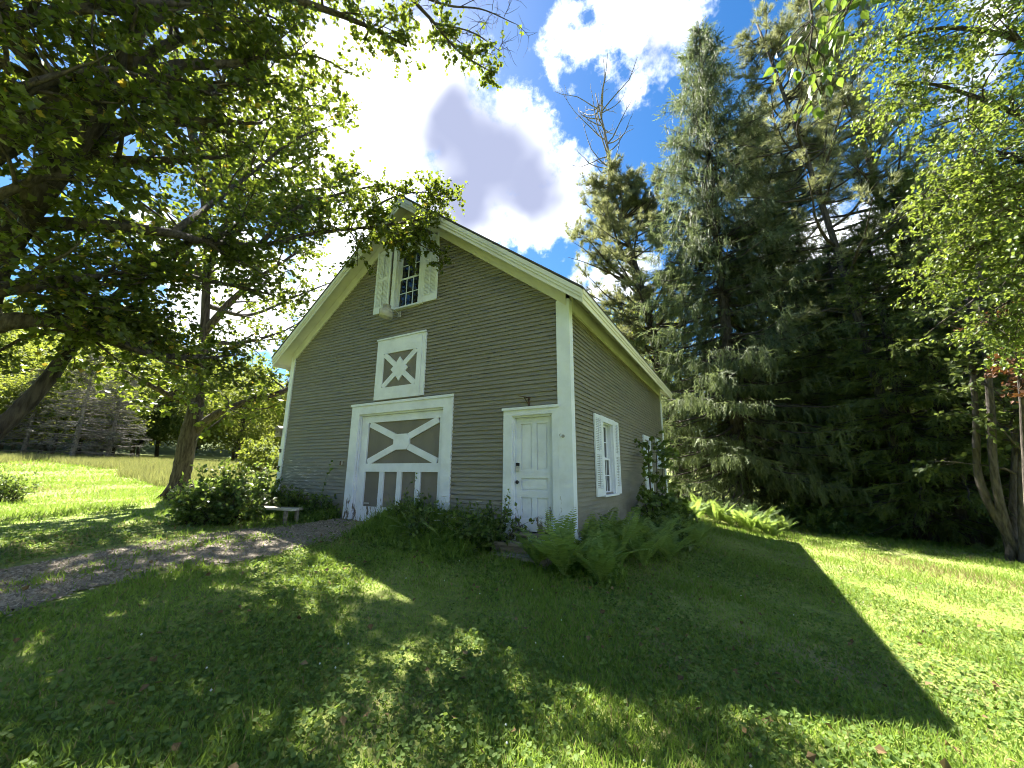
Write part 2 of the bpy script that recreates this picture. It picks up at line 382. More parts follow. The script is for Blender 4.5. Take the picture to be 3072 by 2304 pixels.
# gravel drive from the left edge of the view to the sliding door
def band(edge_a, edge_b, n=60):
    A = np.array([gpt(*p)[:2] for p in edge_a]); B = np.array([gpt(*p)[:2] for p in edge_b])
    def res(P): t = np.linspace(0, 1, len(P)); u = np.linspace(0, 1, n); return np.stack([np.interp(u, t, P[:, 0]), np.interp(u, t, P[:, 1])], -1)
    return res(A), res(B)
farE, nearE = band([(-260,1262),(0,1235),(160,1205),(330,1172),(470,1150),(640,1136),(735,1118)], [(-260,1400),(0,1330),(170,1278),(400,1232),(560,1205),(720,1168),(820,1135)])
rg = np.random.default_rng(3)
na = 14; u = np.linspace(0, 1, na)
PP = nearE[:, None, :]*(1-u)[None, :, None]+farE[:, None, :]*u[None, :, None]
PP[:, 0] += rg.normal(0, .06, (len(PP), 2)); PP[:, -1] += rg.normal(0, .06, (len(PP), 2))
V = np.concatenate([PP, (gh(PP[..., 0], PP[..., 1])+.012)[..., None]], -1).reshape(-1, 3)
idx = np.arange(len(PP)*na).reshape(len(PP), na)
F = np.stack([idx[:-1,:-1], idx[:-1,1:], idx[1:,1:], idx[1:,:-1]], -1).reshape(-1, 4)
mb = MB(); mb.add(V, F); tag(mb.build('driveway', MAT['gravel'], smooth=True), 'grey gravel drive leading to the sliding door', kind='structure')
def drive_uv(P):
    """signed measure: >0 inside the drive (0.5 at its centre line)"""
    cen = (farE+nearE)/2; half = np.linalg.norm(farE-nearE, axis=1)/2
    d = np.linalg.norm(P[:, None, :]-cen[None], axis=2); i = d.argmin(1)
    nv = nrm(farE-nearE)[i]; lat = ((P-cen[i])*nv).sum(1)
    lon = np.abs(((P-cen[i])*np.stack([-nv[:, 1], nv[:, 0]], -1)).sum(1))
    s = 1-np.abs(lat)/half[i]; s[lon > .6] = -1
    return s, lat/half[i]

# ------------------------------------------------------------------ the barn
BW, BD, XR, ZR, SL = 8.411, 9.89, 4.2057, 8.27, 0.77      # width, depth, ridge x, ridge z, roof slope
OVF, OVS, OVB = 0.38, 0.42, 0.40                           # overhangs front, sides, back
BASE = 0.40
def ztop(x): return ZR-SL*abs(x-XR)
barn = thing('barn', (0, 0, 0), 'taupe clapboard barn with white trim, sliding door and steep gable roof', 'barn')
def front_rect(x0, x1, z0, z1, y0, y1, name, mat, parent):
    return MB().box(x0, x1, y0, y1, z0, z1).build(name, mat, parent)
def side_rect(y0, y1, z0, z1, x0, x1, name, mat, parent):
    return MB().box(x0, x1, y0, y1, z0, z1).build(name, mat, parent)
F_OPEN = [(3.02, 5.60, 0.0, 2.86), (7.26, 8.08, 0.0, 2.56), (3.90, 4.68, 5.43, 7.02)]          # x0,x1,z0,z1 on the front
S_OPEN = [(1.82, 2.58, 1.10, 2.60), (6.15, 6.95, 0.0, 2.55), (8.30, 8.95, 1.75, 2.62)]         # y0,y1,z0,z1 on the side
def minus(iv, cuts):
    out = [iv]
    for a, b in cuts:
        nx_ = []
        for p, q in out:
            if b <= p or a >= q: nx_.append((p, q)); continue
            if a > p: nx_.append((p, a))
            if b < q: nx_.append((b, q))
        out = nx_
    return [(p, q) for p, q in out if q-p > .04]
# sheathing, cut round the openings, set a little behind the boards
def sheath(width, zmax_at, opens, to3, name, half_gable):
    zs = sorted(set([BASE, 4.7]+[v for o in opens for v in (max(o[2], BASE), o[3])]))
    mb = MB()
    for z0, z1 in zip(zs[:-1], zs[1:]):
        zm = (z0+z1)/2
        for a, b in minus((0.0, width), [(o[0], o[1]) for o in opens if o[2] < zm < o[3]]):
            if zm > 4.7 and half_gable:
                h0 = (ZR-.24-z0)/SL; h1 = (ZR-.24-z1)/SL
                a0, a1 = max(a, XR-h0), max(a, XR-h1); b0, b1 = min(b, XR+h0), min(b, XR+h1)
                poly = [(a0, z0), (b0, z0), (b1, z1), (a1, z1)]
            else: poly = [(a, z0), (b, z0), (b, z1), (a, z1)]
            to3(mb, poly)
    if half_gable:
        zt = zs[-1]; h = (ZR-.24-zt)/SL
        to3(mb, [(XR-h, zt), (XR+h, zt), (XR, ZR-.24)])
    return mb.build(name, MAT['siding'], barn)
fw_ = sheath(BW, None, F_OPEN, lambda mb, p: mb.prism(p, 'y', 0.012, 0.10), 'front_wall', True)
sw_ = sheath(BD, None, S_OPEN, lambda mb, p: mb.prism(p, 'x', BW-0.10, BW-0.012), 'side_wall', False)
sw_['label'] = 'clapboard wall on the shaded eave side'
MB().prism([(0.11, BASE), (BD, BASE), (BD, 4.7), (0.11, 4.7)], 'x', 0.0, 0.10).build('rear_wall', MAT['siding'], barn)
MB().prism([(0.1, BASE), (BW-.1, BASE), (BW-.1, 4.75), (XR, ZR-.25), (0.1, 4.75)], 'y', BD-.10, BD-.004).build('rear_wall', MAT['siding'], barn)
# clapboards, every course a board of its own between the trims
EXPO = 0.082
clap_cache = {}
rb = random.Random(5)
def clap(length):
    key = round(length, 3)
    if key not in clap_cache:
        L = key; t0, t1, h = 0.036, 0.003, EXPO+.018
        V = [(0,0,0),(L,0,0),(L,-t0,0),(0,-t0,0),(0,0,h),(L,0,h),(L,-t1,h),(0,-t1,h)]
        mb = MB(); mb.add(V, [(0,1,2,3),(7,6,5,4),(3,2,6,7),(1,5,6,2),(0,3,7,4)])
        me = mb.mesh('clapboard'); me.materials.append(MAT['board']); clap_cache[key] = me
    return clap_cache[key]
def board_mat():
    mt, n, out = new_mat('taupe_clapboard_board')
    ge = n.new('ShaderNodeNewGeometry').outputs['Position']
    oi = n.new('ShaderNodeObjectInfo').outputs['Random']
    mp = n.new('ShaderNodeMapping'); mp.inputs['Scale'].default_value = (0.7, 0.7, 7); n.l.new(ge, mp.inputs[0])
    f = n.ramp(n.noise(mp.outputs[0], 1.8, 6, 0.65), 0.3, 0.7)
    c = n.mix(f, (0.182,0.175,0.150,1), (0.232,0.224,0.194,1))
    hs = n.new('ShaderNodeHueSaturation'); n.l.new(c, hs.inputs['Color']); n.l.new(n.ramp(oi, 0, 1, 0.96, 1.04, False), hs.inputs['Value'])
    c = siding_wear(n, hs.outputs[0], ge)
    p = n.new('ShaderNodeBsdfPrincipled'); p.inputs['Roughness'].default_value = 0.58; p.inputs['Specular IOR Level'].default_value = 0.3
    n.l.new(c, p.inputs['Base Color'])
    b = n.new('ShaderNodeBump'); b.inputs['Strength'].default_value = 0.25; b.inputs['Distance'].default_value = 0.01
    n.l.new(n.noise(mp.outputs[0], 22, 3, 0.6), b.inputs['Height']); n.l.new(b.outputs[0], p.inputs['Normal'])
    n.l.new(p.outputs[0], out.inputs[0]); return mt
MAT['board'] = board_mat()
z = BASE+.04
while z < ZR-.55:
    lim = min(4.21, (ZR-.27-z-EXPO)/SL)
    a, b = max(.06, XR-lim), min(BW-.12, XR+lim)
    for p, q in minus((a, b), [(o[0]-.06, o[1]+.06) for o in F_OPEN if o[2]-.03 < z+EXPO*.5 < o[3]+.03]):
        o = bpy.data.objects.new('clapboard', clap(q-p)); col.objects.link(o); o.parent = fw_
        o.location = (p, 0.012+rb.uniform(-.001, .001), z); o.rotation_euler = (0, rb.uniform(-.0006, .0006), 0)
    z += EXPO
z = BASE+.04
while z < 4.62:
    for p, q in minus((.06, BD-.05), [(o[0]-.06, o[1]+.06) for o in S_OPEN if o[2]-.03 < z+EXPO*.5 < o[3]+.03]):
        o = bpy.data.objects.new('clapboard', clap(q-p)); col.objects.link(o); o.parent = sw_
        o.location = (BW-.012+rb.uniform(-.001, .001), p, z); o.rotation_euler = (0, rb.uniform(-.0004, .0004), math.pi/2)
    z += EXPO
# trim boards
T = 0.045
MB().box(0.0, 0.12, -T, 0.0, BASE, 4.72).build('corner_board', MAT['white'], barn)
MB().box(-T, 0.0, -T, 0.14, BASE, 4.72).build('corner_board', MAT['white'], barn)
MB().box(BW-.215, BW+T, -T, 0.0, BASE, 4.70).build('corner_board', MAT['white'], barn)
MB().box(BW, BW+T-.002, 0.001, 0.13, BASE, 4.70).build('corner_board', MAT['white'], barn)
MB().box(BW, BW+T, BD-.12, BD+T, BASE, 4.70).build('corner_board', MAT['white'], barn)
MB().box(BW+.002, BW+T+.012, 0.131, BD-.121, 4.51, 4.84).build('frieze_board', MAT['soffit'], barn)
MB().box(BW+.003, BW+.03, .14, BD-.13, BASE-.12, BASE+.045).build('water_table', MAT['white_low'], barn)
for s in (-1, 1):                                      # frieze under the rakes
    xa = XR+s*4.19; pl = [(XR, ZR-.20), (XR, ZR-.47), (xa, ztop(xa)-.47), (xa, ztop(xa)-.20)]
    MB().prism(pl if s < 0 else pl[::-1], 'y', -T-.006, 0.0).build('frieze_board', MAT['soffit'], barn)
roof = thing('roof', (0, 0, 0), None, None); roof.parent = barn
YF, YB = -OVF, BD+OVB
for s in (-1, 1):
    xe = XR+s*(BW/2+OVS); ze = ztop(xe)
    # soffit and roof deck as one sloping slab
    pl = [(XR, ZR-.03), (XR, ZR-.20), (xe-s*.03, ztop(xe-s*.03)-.20), (xe-s*.03, ztop(xe-s*.03)-.03)]
    MB().prism(pl if s < 0 else pl[::-1], 'y', YF+.03, YB-.03).build('soffit', MAT['soffit'], roof)
    # shingles
    xo = xe+s*.03
    pl = [(XR, ZR+.015), (XR, ZR-.028), (xo, ztop(xo)-.028), (xo, ztop(xo)+.008)]
    MB().prism(pl if s < 0 else pl[::-1], 'y', YF-.025, YB+.025).build('shingle_course', MAT['shingle'], roof)
    # rake boards with stepped crown moulding, front and back
    for (yf, sg) in ((YF, -1), (YB, 1)):
        for (d0, d1, th) in ((.035, .115, .045), (.115, .165, .030), (.165, .235, .012)):
            pl = [(XR, ZR-d0*1.26), (XR, ZR-d1*1.26), (xe, ze-d1*1.26), (xe, ze-d0*1.26)]
            y0, y1 = (yf-th+.03, yf+.03) if sg < 0 else (yf-.03, yf+th-.03)
            MB().prism(pl if s < 0 else pl[::-1], 'y', y0, y1).build('rake_board', MAT['soffit'], roof)  # same paint as the trim, its weaker light painted in as a darker tone
    # eave fascia with crown moulding
    for (d0, d1, th) in ((.03, .11, .055), (.11, .165, .035), (.165, .245, .015)):
        a, b = xe-s*.03, xe+s*(th-.03)
        MB().box(min(a, b), max(a, b), YF+.031, YB-.031, ze-d1*1.15, ze-d0*1.15).build('eave_fascia', MAT['crown'], roof)
MB().prism([(XR-.16, ztop(XR-.16)+.02), (XR, ZR+.02), (XR+.16, ztop(XR+.16)+.02), (XR+.16, ztop(XR+.16)+.04), (XR, ZR+.045), (XR-.16, ztop(XR-.16)+.04)], 'y', YF-.04, YB+.04).build('ridge_cap', MAT['shingle'], roof)
# dark floor and inside, so that the openings have a room behind them
MB().box(.12, BW-.12, .12, BD-.12, BASE-.02, BASE).build('barn_floor', MAT['interior'], barn)
MB().box(.05, BW-.05, .02, BD-.05, -.35, BASE-.021).build('foundation', MAT['stone'], barn)

# --- sliding door
door = thing('sliding_door', (0, 0, 0), None, None); door.parent = barn
door['label'] = 'wide sliding door with a white X brace over four grey panels'
WL = MAT['white_low']
for nm, a in (('casing', (2.758, 3.02, -.050, .0, .30, 3.114)), ('casing', (5.60, 5.84, -.050, .0, .36, 3.114)), ('casing', (3.0205, 5.5995, -.048, .0, 2.86, 3.112))):
    MB().box(a[0], a[1], a[2], a[3], a[4], a[5]).build(nm, WL, door)
for a in ((3.02, 3.05, .001, .11, .36, 2.86), (5.57, 5.60, .001, .11, .36, 2.86), (3.051, 5.569, .001, .11, 2.82, 2.859)):
    MB().box(*a).build('jamb', WL, door)
MB().box(2.73, 5.87, -.075, -.0505, 3.06, 3.116).build('drip_cap', WL, door)
MB().box(3.055, 5.565, .085, .11, .42, 2.815).build('door_panel', MAT['panel'], door)
y0, y1 = .045, .0845
for nm, x0, x1, z0, z1 in (('door_stile', 3.055, 3.275, .745, 2.655), ('door_stile', 5.455, 5.565, .745, 2.655), ('top_rail', 3.055, 5.565, 2.6551, 2.815), ('middle_rail', 3.2751, 5.4549, 1.515, 1.70), ('bottom_rail', 3.055, 5.565, .42, .7449)):
    MB().box(x0, x1, y0, y1, z0, z1).build(nm, WL, door)
for i in range(3):
    xc = 3.275+(i+1)*2.18/4; MB().box(xc-.068, xc+.068, y0+.002, y1, .7451, 1.5149).build('lower_stile', WL, door)
cx, cz = 4.365, 2.178
for sx_ in (-1, 1):
    for sz_ in (-1, 1):
        p0 = (cx+sx_*.2, y1-.001, cz+sz_*.11); p1 = (cx+sx_*1.04, y1-.001, cz+sz_*.445)
        MB().beam(p0, p1, .145, .030, (0, -1, 0)).build('cross_brace', WL, door)
MB().prism([(cx-.24,cz-.07),(cx-.16,cz-.175),(cx+.16,cz-.175),(cx+.24,cz-.07),(cx+.24,cz+.07),(cx+.16,cz+.175),(cx-.16,cz+.175),(cx-.24,cz+.07)], 'y', y0-.002, y1-.002).build('brace_plate', WL, door)
MB().box(3.35, 3.50, .036, .044, .80, .83).build('door_handle', MAT['steel'], door)
# --- hay loft hatch
hatch = thing('loft_hatch', (0, 0, 0), None, None); hatch.parent = barn
hatch['label'] = 'square hatch with a white X and a diamond in its middle'
WH = MAT['white']
MB().box(3.70, 4.80, -.034, -.0105, 3.42, 4.31).build('hatch_panel', MAT['panel'], hatch)
for nm, a in (('hatch_stile', (3.486, 3.72, -.062, -.011, 3.165, 4.634)), ('hatch_stile', (4.775, 4.905, -.062, -.011, 3.165, 4.634)), ('hatch_stile', (4.911, 5.017, -.050, -.011, 3.170, 4.634)), ('hatch_rail', (3.7205, 4.7745, -.061, -.011, 4.28, 4.632)), ('hatch_rail', (3.7205, 4.7745, -.061, -.011, 3.167, 3.45))):
    MB().box(*a).build(nm, WH, hatch)
hc = (4.2475, 3.865)
for sx_ in (-1, 1):
    for sz_ in (-1, 1):
        MB().beam((hc[0]+sx_*.08, -.034, hc[1]+sz_*.06), (hc[0]+sx_*.505, -.034, hc[1]+sz_*.40), .125, .024, (0, -1, 0)).build('cross_brace', WH, hatch)
MB().prism([(hc[0]-.27,hc[1]),(hc[0]-.12,hc[1]-.14),(hc[0],hc[1]-.29),(hc[0]+.12,hc[1]-.14),(hc[0]+.27,hc[1]),(hc[0]+.12,hc[1]+.14),(hc[0],hc[1]+.29),(hc[0]-.12,hc[1]+.14)], 'y', -.0605, -.034).build('diamond', WH, hatch)
MB().box(3.47, 5.03, -.085, -.0625, 4.636, 4.672).build('drip_cap', WH, hatch)
# --- entry door
ed = thing('entry_door', (0, 0, 0), None, None); ed.parent = barn
ed['label'] = 'white five panel door with a padlock and a black knob'
for a in ((7.075, 7.26, -.047, 0, .38, 2.70), (8.08, 8.1955, -.047, 0, .38, 2.70), (7.2605, 8.0795, -.046, 0, 2.56, 2.70)):
    MB().box(*a).build('casing', WL, ed)
MB().box(7.05, 8.23, -.075, -.0475, 2.665, 2.715).build('drip_cap', WL, ed)
for a in ((7.26, 7.29, .001, .12, .48, 2.56), (8.05, 8.08, .001, .12, .48, 2.56), (7.2905, 8.0495, .001, .12, 2.525, 2.559)):
    MB().box(*a).build('jamb', WL, ed)
MB().box(7.292, 8.048, .088, .115, .50, 2.524).build('door_slab', WL, ed)
ex0, ex1 = 7.292, 8.048; yd0, yd1 = .062, .0879
for nm, a in (('door_stile', (ex0, 7.40, .50, 2.524)), ('door_stile', (7.94, ex1, .50, 2.524)), ('door_rail', (7.4005, 7.9395, 2.41, 2.523)), ('door_rail', (7.4005, 7.9395, 1.42, 1.56)), ('door_rail', (7.4005, 7.9395, 1.08, 1.20)), ('door_rail', (7.4005, 7.9395, .501, .71)), ('mullion', (7.615, 7.725, 1.5605, 2.4095)), ('mullion', (7.615, 7.725, .7105, 1.0795))):
    MB().box(a[0], a[1], yd0+(.002 if nm != 'door_stile' else 0), yd1, a[2], a[3]).build(nm, WL, ed)
for a in ((7.43,7.60,1.59,2.385),(7.74,7.91,1.59,2.385),(7.43,7.91,1.225,1.395),(7.43,7.60,.735,1.055),(7.74,7.91,.735,1.055)):
    MB().box(a[0], a[1], .077, .0878, a[2], a[3]).build('door_panel', WL, ed)
MB().box(7.25, 8.09, -.10, .121, .44, .479).build('threshold', MAT['oldwood'], ed)
MB().box(7.14, 8.19, -.040, -.001, .14, .4395).build('kick_board', WL, ed)
MB().lathe([(.0,0),(.012,0),(.012,.03),(.03,.035),(.034,.05),(.028,.066),(.0,.07)], (0,0,0), 12).build('door_knob', MAT['black'], ed, True)
kn = bpy.context.scene.objects['door_knob']; kn.location = (7.345, .062, 1.345); kn.rotation_euler = (math.pi/2, 0, 0)
pk = thing('padlock', (7.335, .035, 1.60), None, None); pk.parent = ed
MB().box(-.035, .035, .0, .024, -.055, .03).build('padlock_body', MAT['steel'], pk)
MB().tube([(-.024,.012,.03),(-.024,.012,.07),(-.012,.012,.088),(.012,.012,.088),(.024,.012,.07),(.024,.012,.03)], .006, 6).build('shackle', MAT['black'], pk)
MB().box(-.05, .035, .024, .03, .035, .09).build('hasp', MAT['black'], pk)
# --- windows: six over six sashes, each pane, and louvred shutters
def window(parent_label, opening, plane, glass_depth, meet, to):
    """opening a0,a1,z0,z1 along the wall; to(mb, a0,a1,d0,d1,z0,z1) adds a box with d = depth into the wall (negative = proud)"""
    a0, a1, z0, z1 = opening
    w = thing('window', (0, 0, 0), None, None); w.parent = barn; w['label'] = parent_label
    def bx(nm, mat, *q, par=w):
        mb = MB(); to(mb, *q); return mb.build(nm, mat, par)
    bx('casing', WH, a0-.115, a0, -.05, .0, z0-.02, z1+.12); bx('casing', WH, a1, a1+.115, -.05, .0, z0-.02, z1+.12)
    bx('casing', WH, a0+.0005, a1-.0005, -.049, .0, z1, z1+.118)
    bx('sill', WH, a0-.15, a1+.15, -.085, .10, z0-.06, z0-.0205)
    bx('jamb', WH, a0, a0+.02, .001, .13, z0-.02, z1); bx('jamb', WH, a1-.02, a1, .001, .13, z0-.02, z1)
    bx('jamb', WH, a0+.0205, a1-.0205, .001, .13, z1-.02, z1-.0005)
    b0, b1 = a0+.021, a1-.021
    for (s0, s1, d) in ((z0-.0195, meet, glass_depth-.03), (meet-.03, z1-.021, glass_depth+.012)):
        sa = bx('sash', WH, b0, b0+.045, d, d+.04, s0, s1)
        for q in ((b1-.045, b1, s0, s1), (b0+.0455, b1-.0455, s0, s0+.05), (b0+.0455, b1-.0455, s1-.04, s1)):
            bx('sash_rail', WH, q[0], q[1], d+.001, d+.039, q[2], q[3], par=sa)
        g0, g1, h0, h1 = b0+.0455, b1-.0455, s0+.0505, s1-.0405
        for i in (1, 2):
            x = g0+(g1-g0)*i/3; bx('muntin', WH, x-.009, x+.009, d+.006, d+.032, h0, h1, par=sa)
        zmid = (h0+h1)/2
        for i in range(3):
            p0 = g0+(g1-g0)*i/3+.0095*(i > 0); p1 = g0+(g1-g0)*(i+1)/3-.0095*(i < 2)
            bx('muntin', WH, p0, p1, d+.008, d+.030, zmid-.009, zmid+.009, par=sa)
            bx('pane', MAT['glass'], p0, p1, d+.018, d+.021, h0, zmid-.0095, par=sa)
            bx('pane', MAT['glass'], p0, p1, d+.018, d+.021, zmid+.0095, h1, par=sa)
    bx('dark_room', MAT['interior'], a0, a1, .30, .31, z0, z1)
    return w
def shutter(a0, a1, z0, z1, to, parent):
    s = thing('shutter', (0, 0, 0), None, None); s.parent = parent
    def bx(nm, *q):
        mb = MB(); to(mb, *q); return mb.build(nm, WH, s)
    d0, d1 = -.052, -.022
    bx('shutter_stile', a0, a0+.055, d0, d1, z0, z1); bx('shutter_stile', a1-.055, a1, d0, d1, z0, z1)
    zm = z0+(z1-z0)*.52
    for q in ((z0, z0+.15), (zm-.035, zm+.035), (z1-.08, z1)): bx('shutter_rail', a0+.0555, a1-.0555, d0+.001, d1, q[0], q[1])
    am = (a0+a1)/2
    bx('tilt_rod', am-.012, am+.012, d0-.012, d0-.001, z0+.16, zm-.04); bx('tilt_rod', am-.012, am+.012, d0-.012, d0-.001, zm+.04, z1-.09)
    mb = MB()
    for (l0, l1) in ((z0+.15, zm-.035), (zm+.035, z1-.08)):
        n = int((l1-l0)/.034)
        for i in range(n):
            zz = l0+(i+.1)*(l1-l0)/n; to(mb, a0+.0556, a1-.0556, d0+.006+.003*(i % 2), d1-.004, zz, zz+.024)
    tag(mb.build('louvre', WH, s), kind='stuff')
    return s
def to_front(mb, a0, a1, d0, d1, z0, z1): mb.box(a0, a1, d0, d1, z0, z1)
def to_side(mb, a0, a1, d0, d1, z0, z1): mb.box(BW-d1, BW-d0, a0, a1, z0, z1)
gw = window('six over six window high in the gable', F_OPEN[2], 'y', .085, 6.235, to_front)
shutter(3.20, 3.70, 5.40, 7.14, to_front, gw); shutter(4.80, 5.25, 5.39, 7.12, to_front, gw)
sw2 = window('six over six window with shutters beside the corner', S_OPEN[0], 'x', .085, 1.84, to_side)
shutter(1.24, 1.70, 1.06, 2.71, to_side, sw2); shutter(2.70, 3.08, 1.06, 2.71, to_side, sw2)
window('small window near the back of the side wall', S_OPEN[2], 'x', .085, 2.18, to_side)
sd_ = thing('side_door', (0, 0, 0), None, None); sd_.parent = barn
for a in ((6.02, 6.15, -.05, 0, .35, 2.68), (6.95, 7.08, -.05, 0, .35, 2.68), (6.1505, 6.9495, -.049, 0, 2.55, 2.678)):
    mb = MB(); to_side(mb, *a); mb.build('casing', WH, sd_)
mb = MB(); to_side(mb, 6.155, 6.945, .03, .06, .42, 2.545); mb.build('door_slab', WL, sd_)

# ------------------------------------------------------------------ things fixed to the barn
yl = thing('yard_light', (3.955, -.30, 5.10), 'grey dusk-to-dawn yard light hanging below the gable window', 'lamp')
yl.scale = (.72, 1.0, .74)
MB().lathe([(.0,.42),(.10,.42),(.105,.30),(.115,.285),(.115,.26),(.0,.255)], (0,0,0), 16).build('ballast_housing', MAT['lampgrey'], yl, False)
MB().lathe([(.10,.26),(.175,.235),(.195,.215),(.18,.0),(.14,-.02),(.0,-.03)], (0,0,0), 20).build('refractor', MAT['refractor'], yl, True)
for i in range(8):
    a = i*math.pi/4; MB().box(-.004, .004, .1, .113, .30, .415).build('cooling_fin', MAT['lampgrey'], yl).rotation_euler = (0, 0, a)
MB().tube([(.08,.02,.30),(.16,.14,.27),(.20,.29,.18)], .02, 8).build('arm', MAT['metal'], yl)
MB().box(.13, .27, .255, .278, .08, .28).build('wall_plate', MAT['metal'], yl)
bh = thing('birdhouse', (-.16, -.02, 2.45), 'small wooden birdhouse on the corner post behind the plank', 'birdhouse')
MB().box(-.10, .10, -.09, .09, 0, .20).build('box', MAT['oldwood'], bh)
MB().prism([(-.14,.20),(.14,.20),(.115,.235),(0,.30),(-.115,.235)], 'y', -.12, .12).build('roof', MAT['oldwood'], bh)
MB().lathe([(.0,0),(.022,0),(.022,.004),(.0,.005)], (0,0,0), 10).build('entrance_hole', MAT['black'], bh).rotation_euler = (math.pi/2, 0, 0)
bpy.data.objects['entrance_hole'].location = (0, -.0905, .12)
MB().box(.1005, .125, -.02, .02, .02, .16).build('bracket', MAT['oldwood'], bh)
eb = thing('outlet_box', (2.52, -.010, 1.66), 'small rusty outlet box on the clapboards left of the sliding door', 'outlet')
MB().box(-.035, .035, -.045, .0, 0, .11).build('box', MAT['metal'], eb); MB().box(-.022, .022, -.052, -.0455, .06, .10).build('flap', MAT['rust'], eb); MB().box(-.022, .022, -.052, -.0455, .01, .05).build('flap', MAT['rust'], eb)
wb = thing('wall_bracket', (7.607, -.010, 2.80), 'small rusty iron bracket on the clapboards above the white entry door', 'bracket')
MB().box(-.02, .02, -.016, 0, -.07, .10).build('plate', MAT['rust'], wb)
MB().tube([(0,-.01,-.05),(-.02,-.09,.03),(-.03,-.16,.09)], .009, 6).build('strut', MAT['rust'], wb); MB().beam((.06,-.05,.07), (-.13,-.18,.10), .05, .008, (0,0,1)).build('shelf_arm', MAT['rust'], wb)
hk = thing('wall_hook', (8.29, -.046, 2.14), 'little curled metal hook on the white corner board beside the entry door', 'hook')
MB().lathe([(.0,0),(.030,0),(.030,.006),(.012,.012),(.0,.012)], (0,0,0), 10).build('rose', MAT['metal'], hk).rotation_euler = (math.pi/2, 0, 0)
MB().tube([(0,-.012,0),(-.03,-.06,-.015),(-.05,-.05,.02),(-.03,-.04,.04)], .006, 6).build('hook', MAT['metal'], hk)
for i, zz in enumerate((2.06, 1.60)):
    ib = thing('insulator', (-.012, -.046, zz), ('upper' if i == 0 else 'lower')+' of the two dark insulator clips on the corner post beside the bush', 'insulator', 'insulators on the corner post')
    MB().box(-.03, .04, -.02, 0, -.05, .05).build('base', MAT['black'], ib)
    for q in (-.032, .032): MB().tube([(0,-.02,q),(0,-.06,q)], .013, 8).build('knob', MAT['black'], ib)

# ------------------------------------------------------------------ door steps and plank
st = thing('door_step', (7.66, -.05, 0), 'two weathered wooden steps below the white entry door', 'steps')
zs0 = float(gh(7.6, -.5))
for (ya, yb, z1) in ((-.36, -.045, .36), (-.66, -.3605, .22)):
    MB().box(-.56, .56, ya, yb, z1-.045, z1).build('tread', MAT['oldwood'], st); MB().box(-.54, .54, ya+.03, ya+.055, -.1, z1-.046).build('riser', MAT['oldwood'], st)
    for s in (-1, 1): MB().box(s*.53-.02, s*.53+.02, ya+.056, yb, -.1, z1-.0465).build('stringer', MAT['oldwood'], st)
P0 = at(515, 1094, 11.2); P1 = at(632, 1099, 9.9); pz = .80
pb = thing('plank_bench', ((P0[0]+P1[0])/2, (P0[1]+P1[1])/2, 0), 'long bleached plank bench half hidden by the bush at the barn corner', 'bench')
pb.rotation_euler = (0, 0, math.atan2(P1[1]-P0[1], P1[0]-P0[0])); PL = np.linalg.norm((P1-P0)[:2])/2
pz = (P0[2]+P1[2])/2
MB().box(-PL, PL, -.02, .17, pz-.04, pz).build('seat', MAT['palewood'], pb); MB().box(-PL, PL-.1, .18, .36, pz-.045, pz-.004).build('seat', MAT['oldwood'], pb)
for q in (-PL+.2, PL-.2):
    for yy in (.02, .30): MB().box(q-.03, q+.03, yy-.03, yy+.03, .2, pz-.0455).build('leg', MAT['oldwood'], pb)

# ------------------------------------------------------------------ plants: building blocks
def wiggle(rng, p, d, L, n=6, wander=0.18, lift=0.0):
    """a wandering polyline of length L from p along d; lift bends it up (+) or lets it droop (-)"""
    pts = [np.array(p, float)]; d = np.array(d, float); d /= np.linalg.norm(d)+1e-9
    for i in range(n):
        d = d+rng.normal(0, wander, 3)+np.array([0, 0, lift/n]); d /= np.linalg.norm(d)
        pts.append(pts[-1]+d*L/n)
    return np.array(pts)
def along(pts, t):
    """points and tangents at fractions t of a polyline"""
    seg = np.linalg.norm(np.diff(pts, axis=0), axis=1); s = np.concatenate([[0], np.cumsum(seg)]); s /= s[-1]
    P = np.stack([np.interp(t, s, pts[:, k]) for k in range(3)], -1)
    i = np.clip(np.searchsorted(s, t)-1, 0, len(seg)-1)
    return P, nrm(np.diff(pts, axis=0)[i])
def smooth_line(pts, n=24):
    """Catmull-Rom through hand-set points (x, y, z, r)"""
    P = np.asarray(pts, float); P = np.concatenate([[2*P[0]-P[1]], P, [2*P[-1]-P[-2]]]); out = []
    m_ = len(P)-3; per = max(2, n//m_)
    for i in range(m_):
        for t in np.linspace(0, 1, per, endpoint=False):
            a, b, c, d = P[i:i+4]
            out.append(.5*((2*b)+(-a+c)*t+(2*a-5*b+4*c-d)*t*t+(-a+3*b-3*c+d)*t**3))
    out.append(P[-2]); return np.array(out)
_h = [(0,0),(.36,-.06),(.33,.14),(.57,.36),(.30,.50),(0,1.0)]
MAPLE_T = np.array([(x, y, .16*abs(x)) for x, y in _h]+[(-x, y, .16*abs(x)) for x, y in _h[1:-1]])
MAPLE_P = [[0,1,2,3,4,5], [0,5,9,8,7,6]]
LEAF_T = np.array([(0,0,0),(.30,.42,.07),(0,1,-.04),(-.30,.42,.07)]); LEAF_P = [(0,1,2),(0,2,3)]
OVATE_T = np.array([(0,0,0),(.26,.22,.06),(.30,.48,.07),(.14,.78,.02),(0,1.05,-.06),(-.14,.78,.02),(-.30,.48,.07),(-.26,.22,.06)]); OVATE_P = [(0,1,2,3,4),(0,4,5,6,7)]
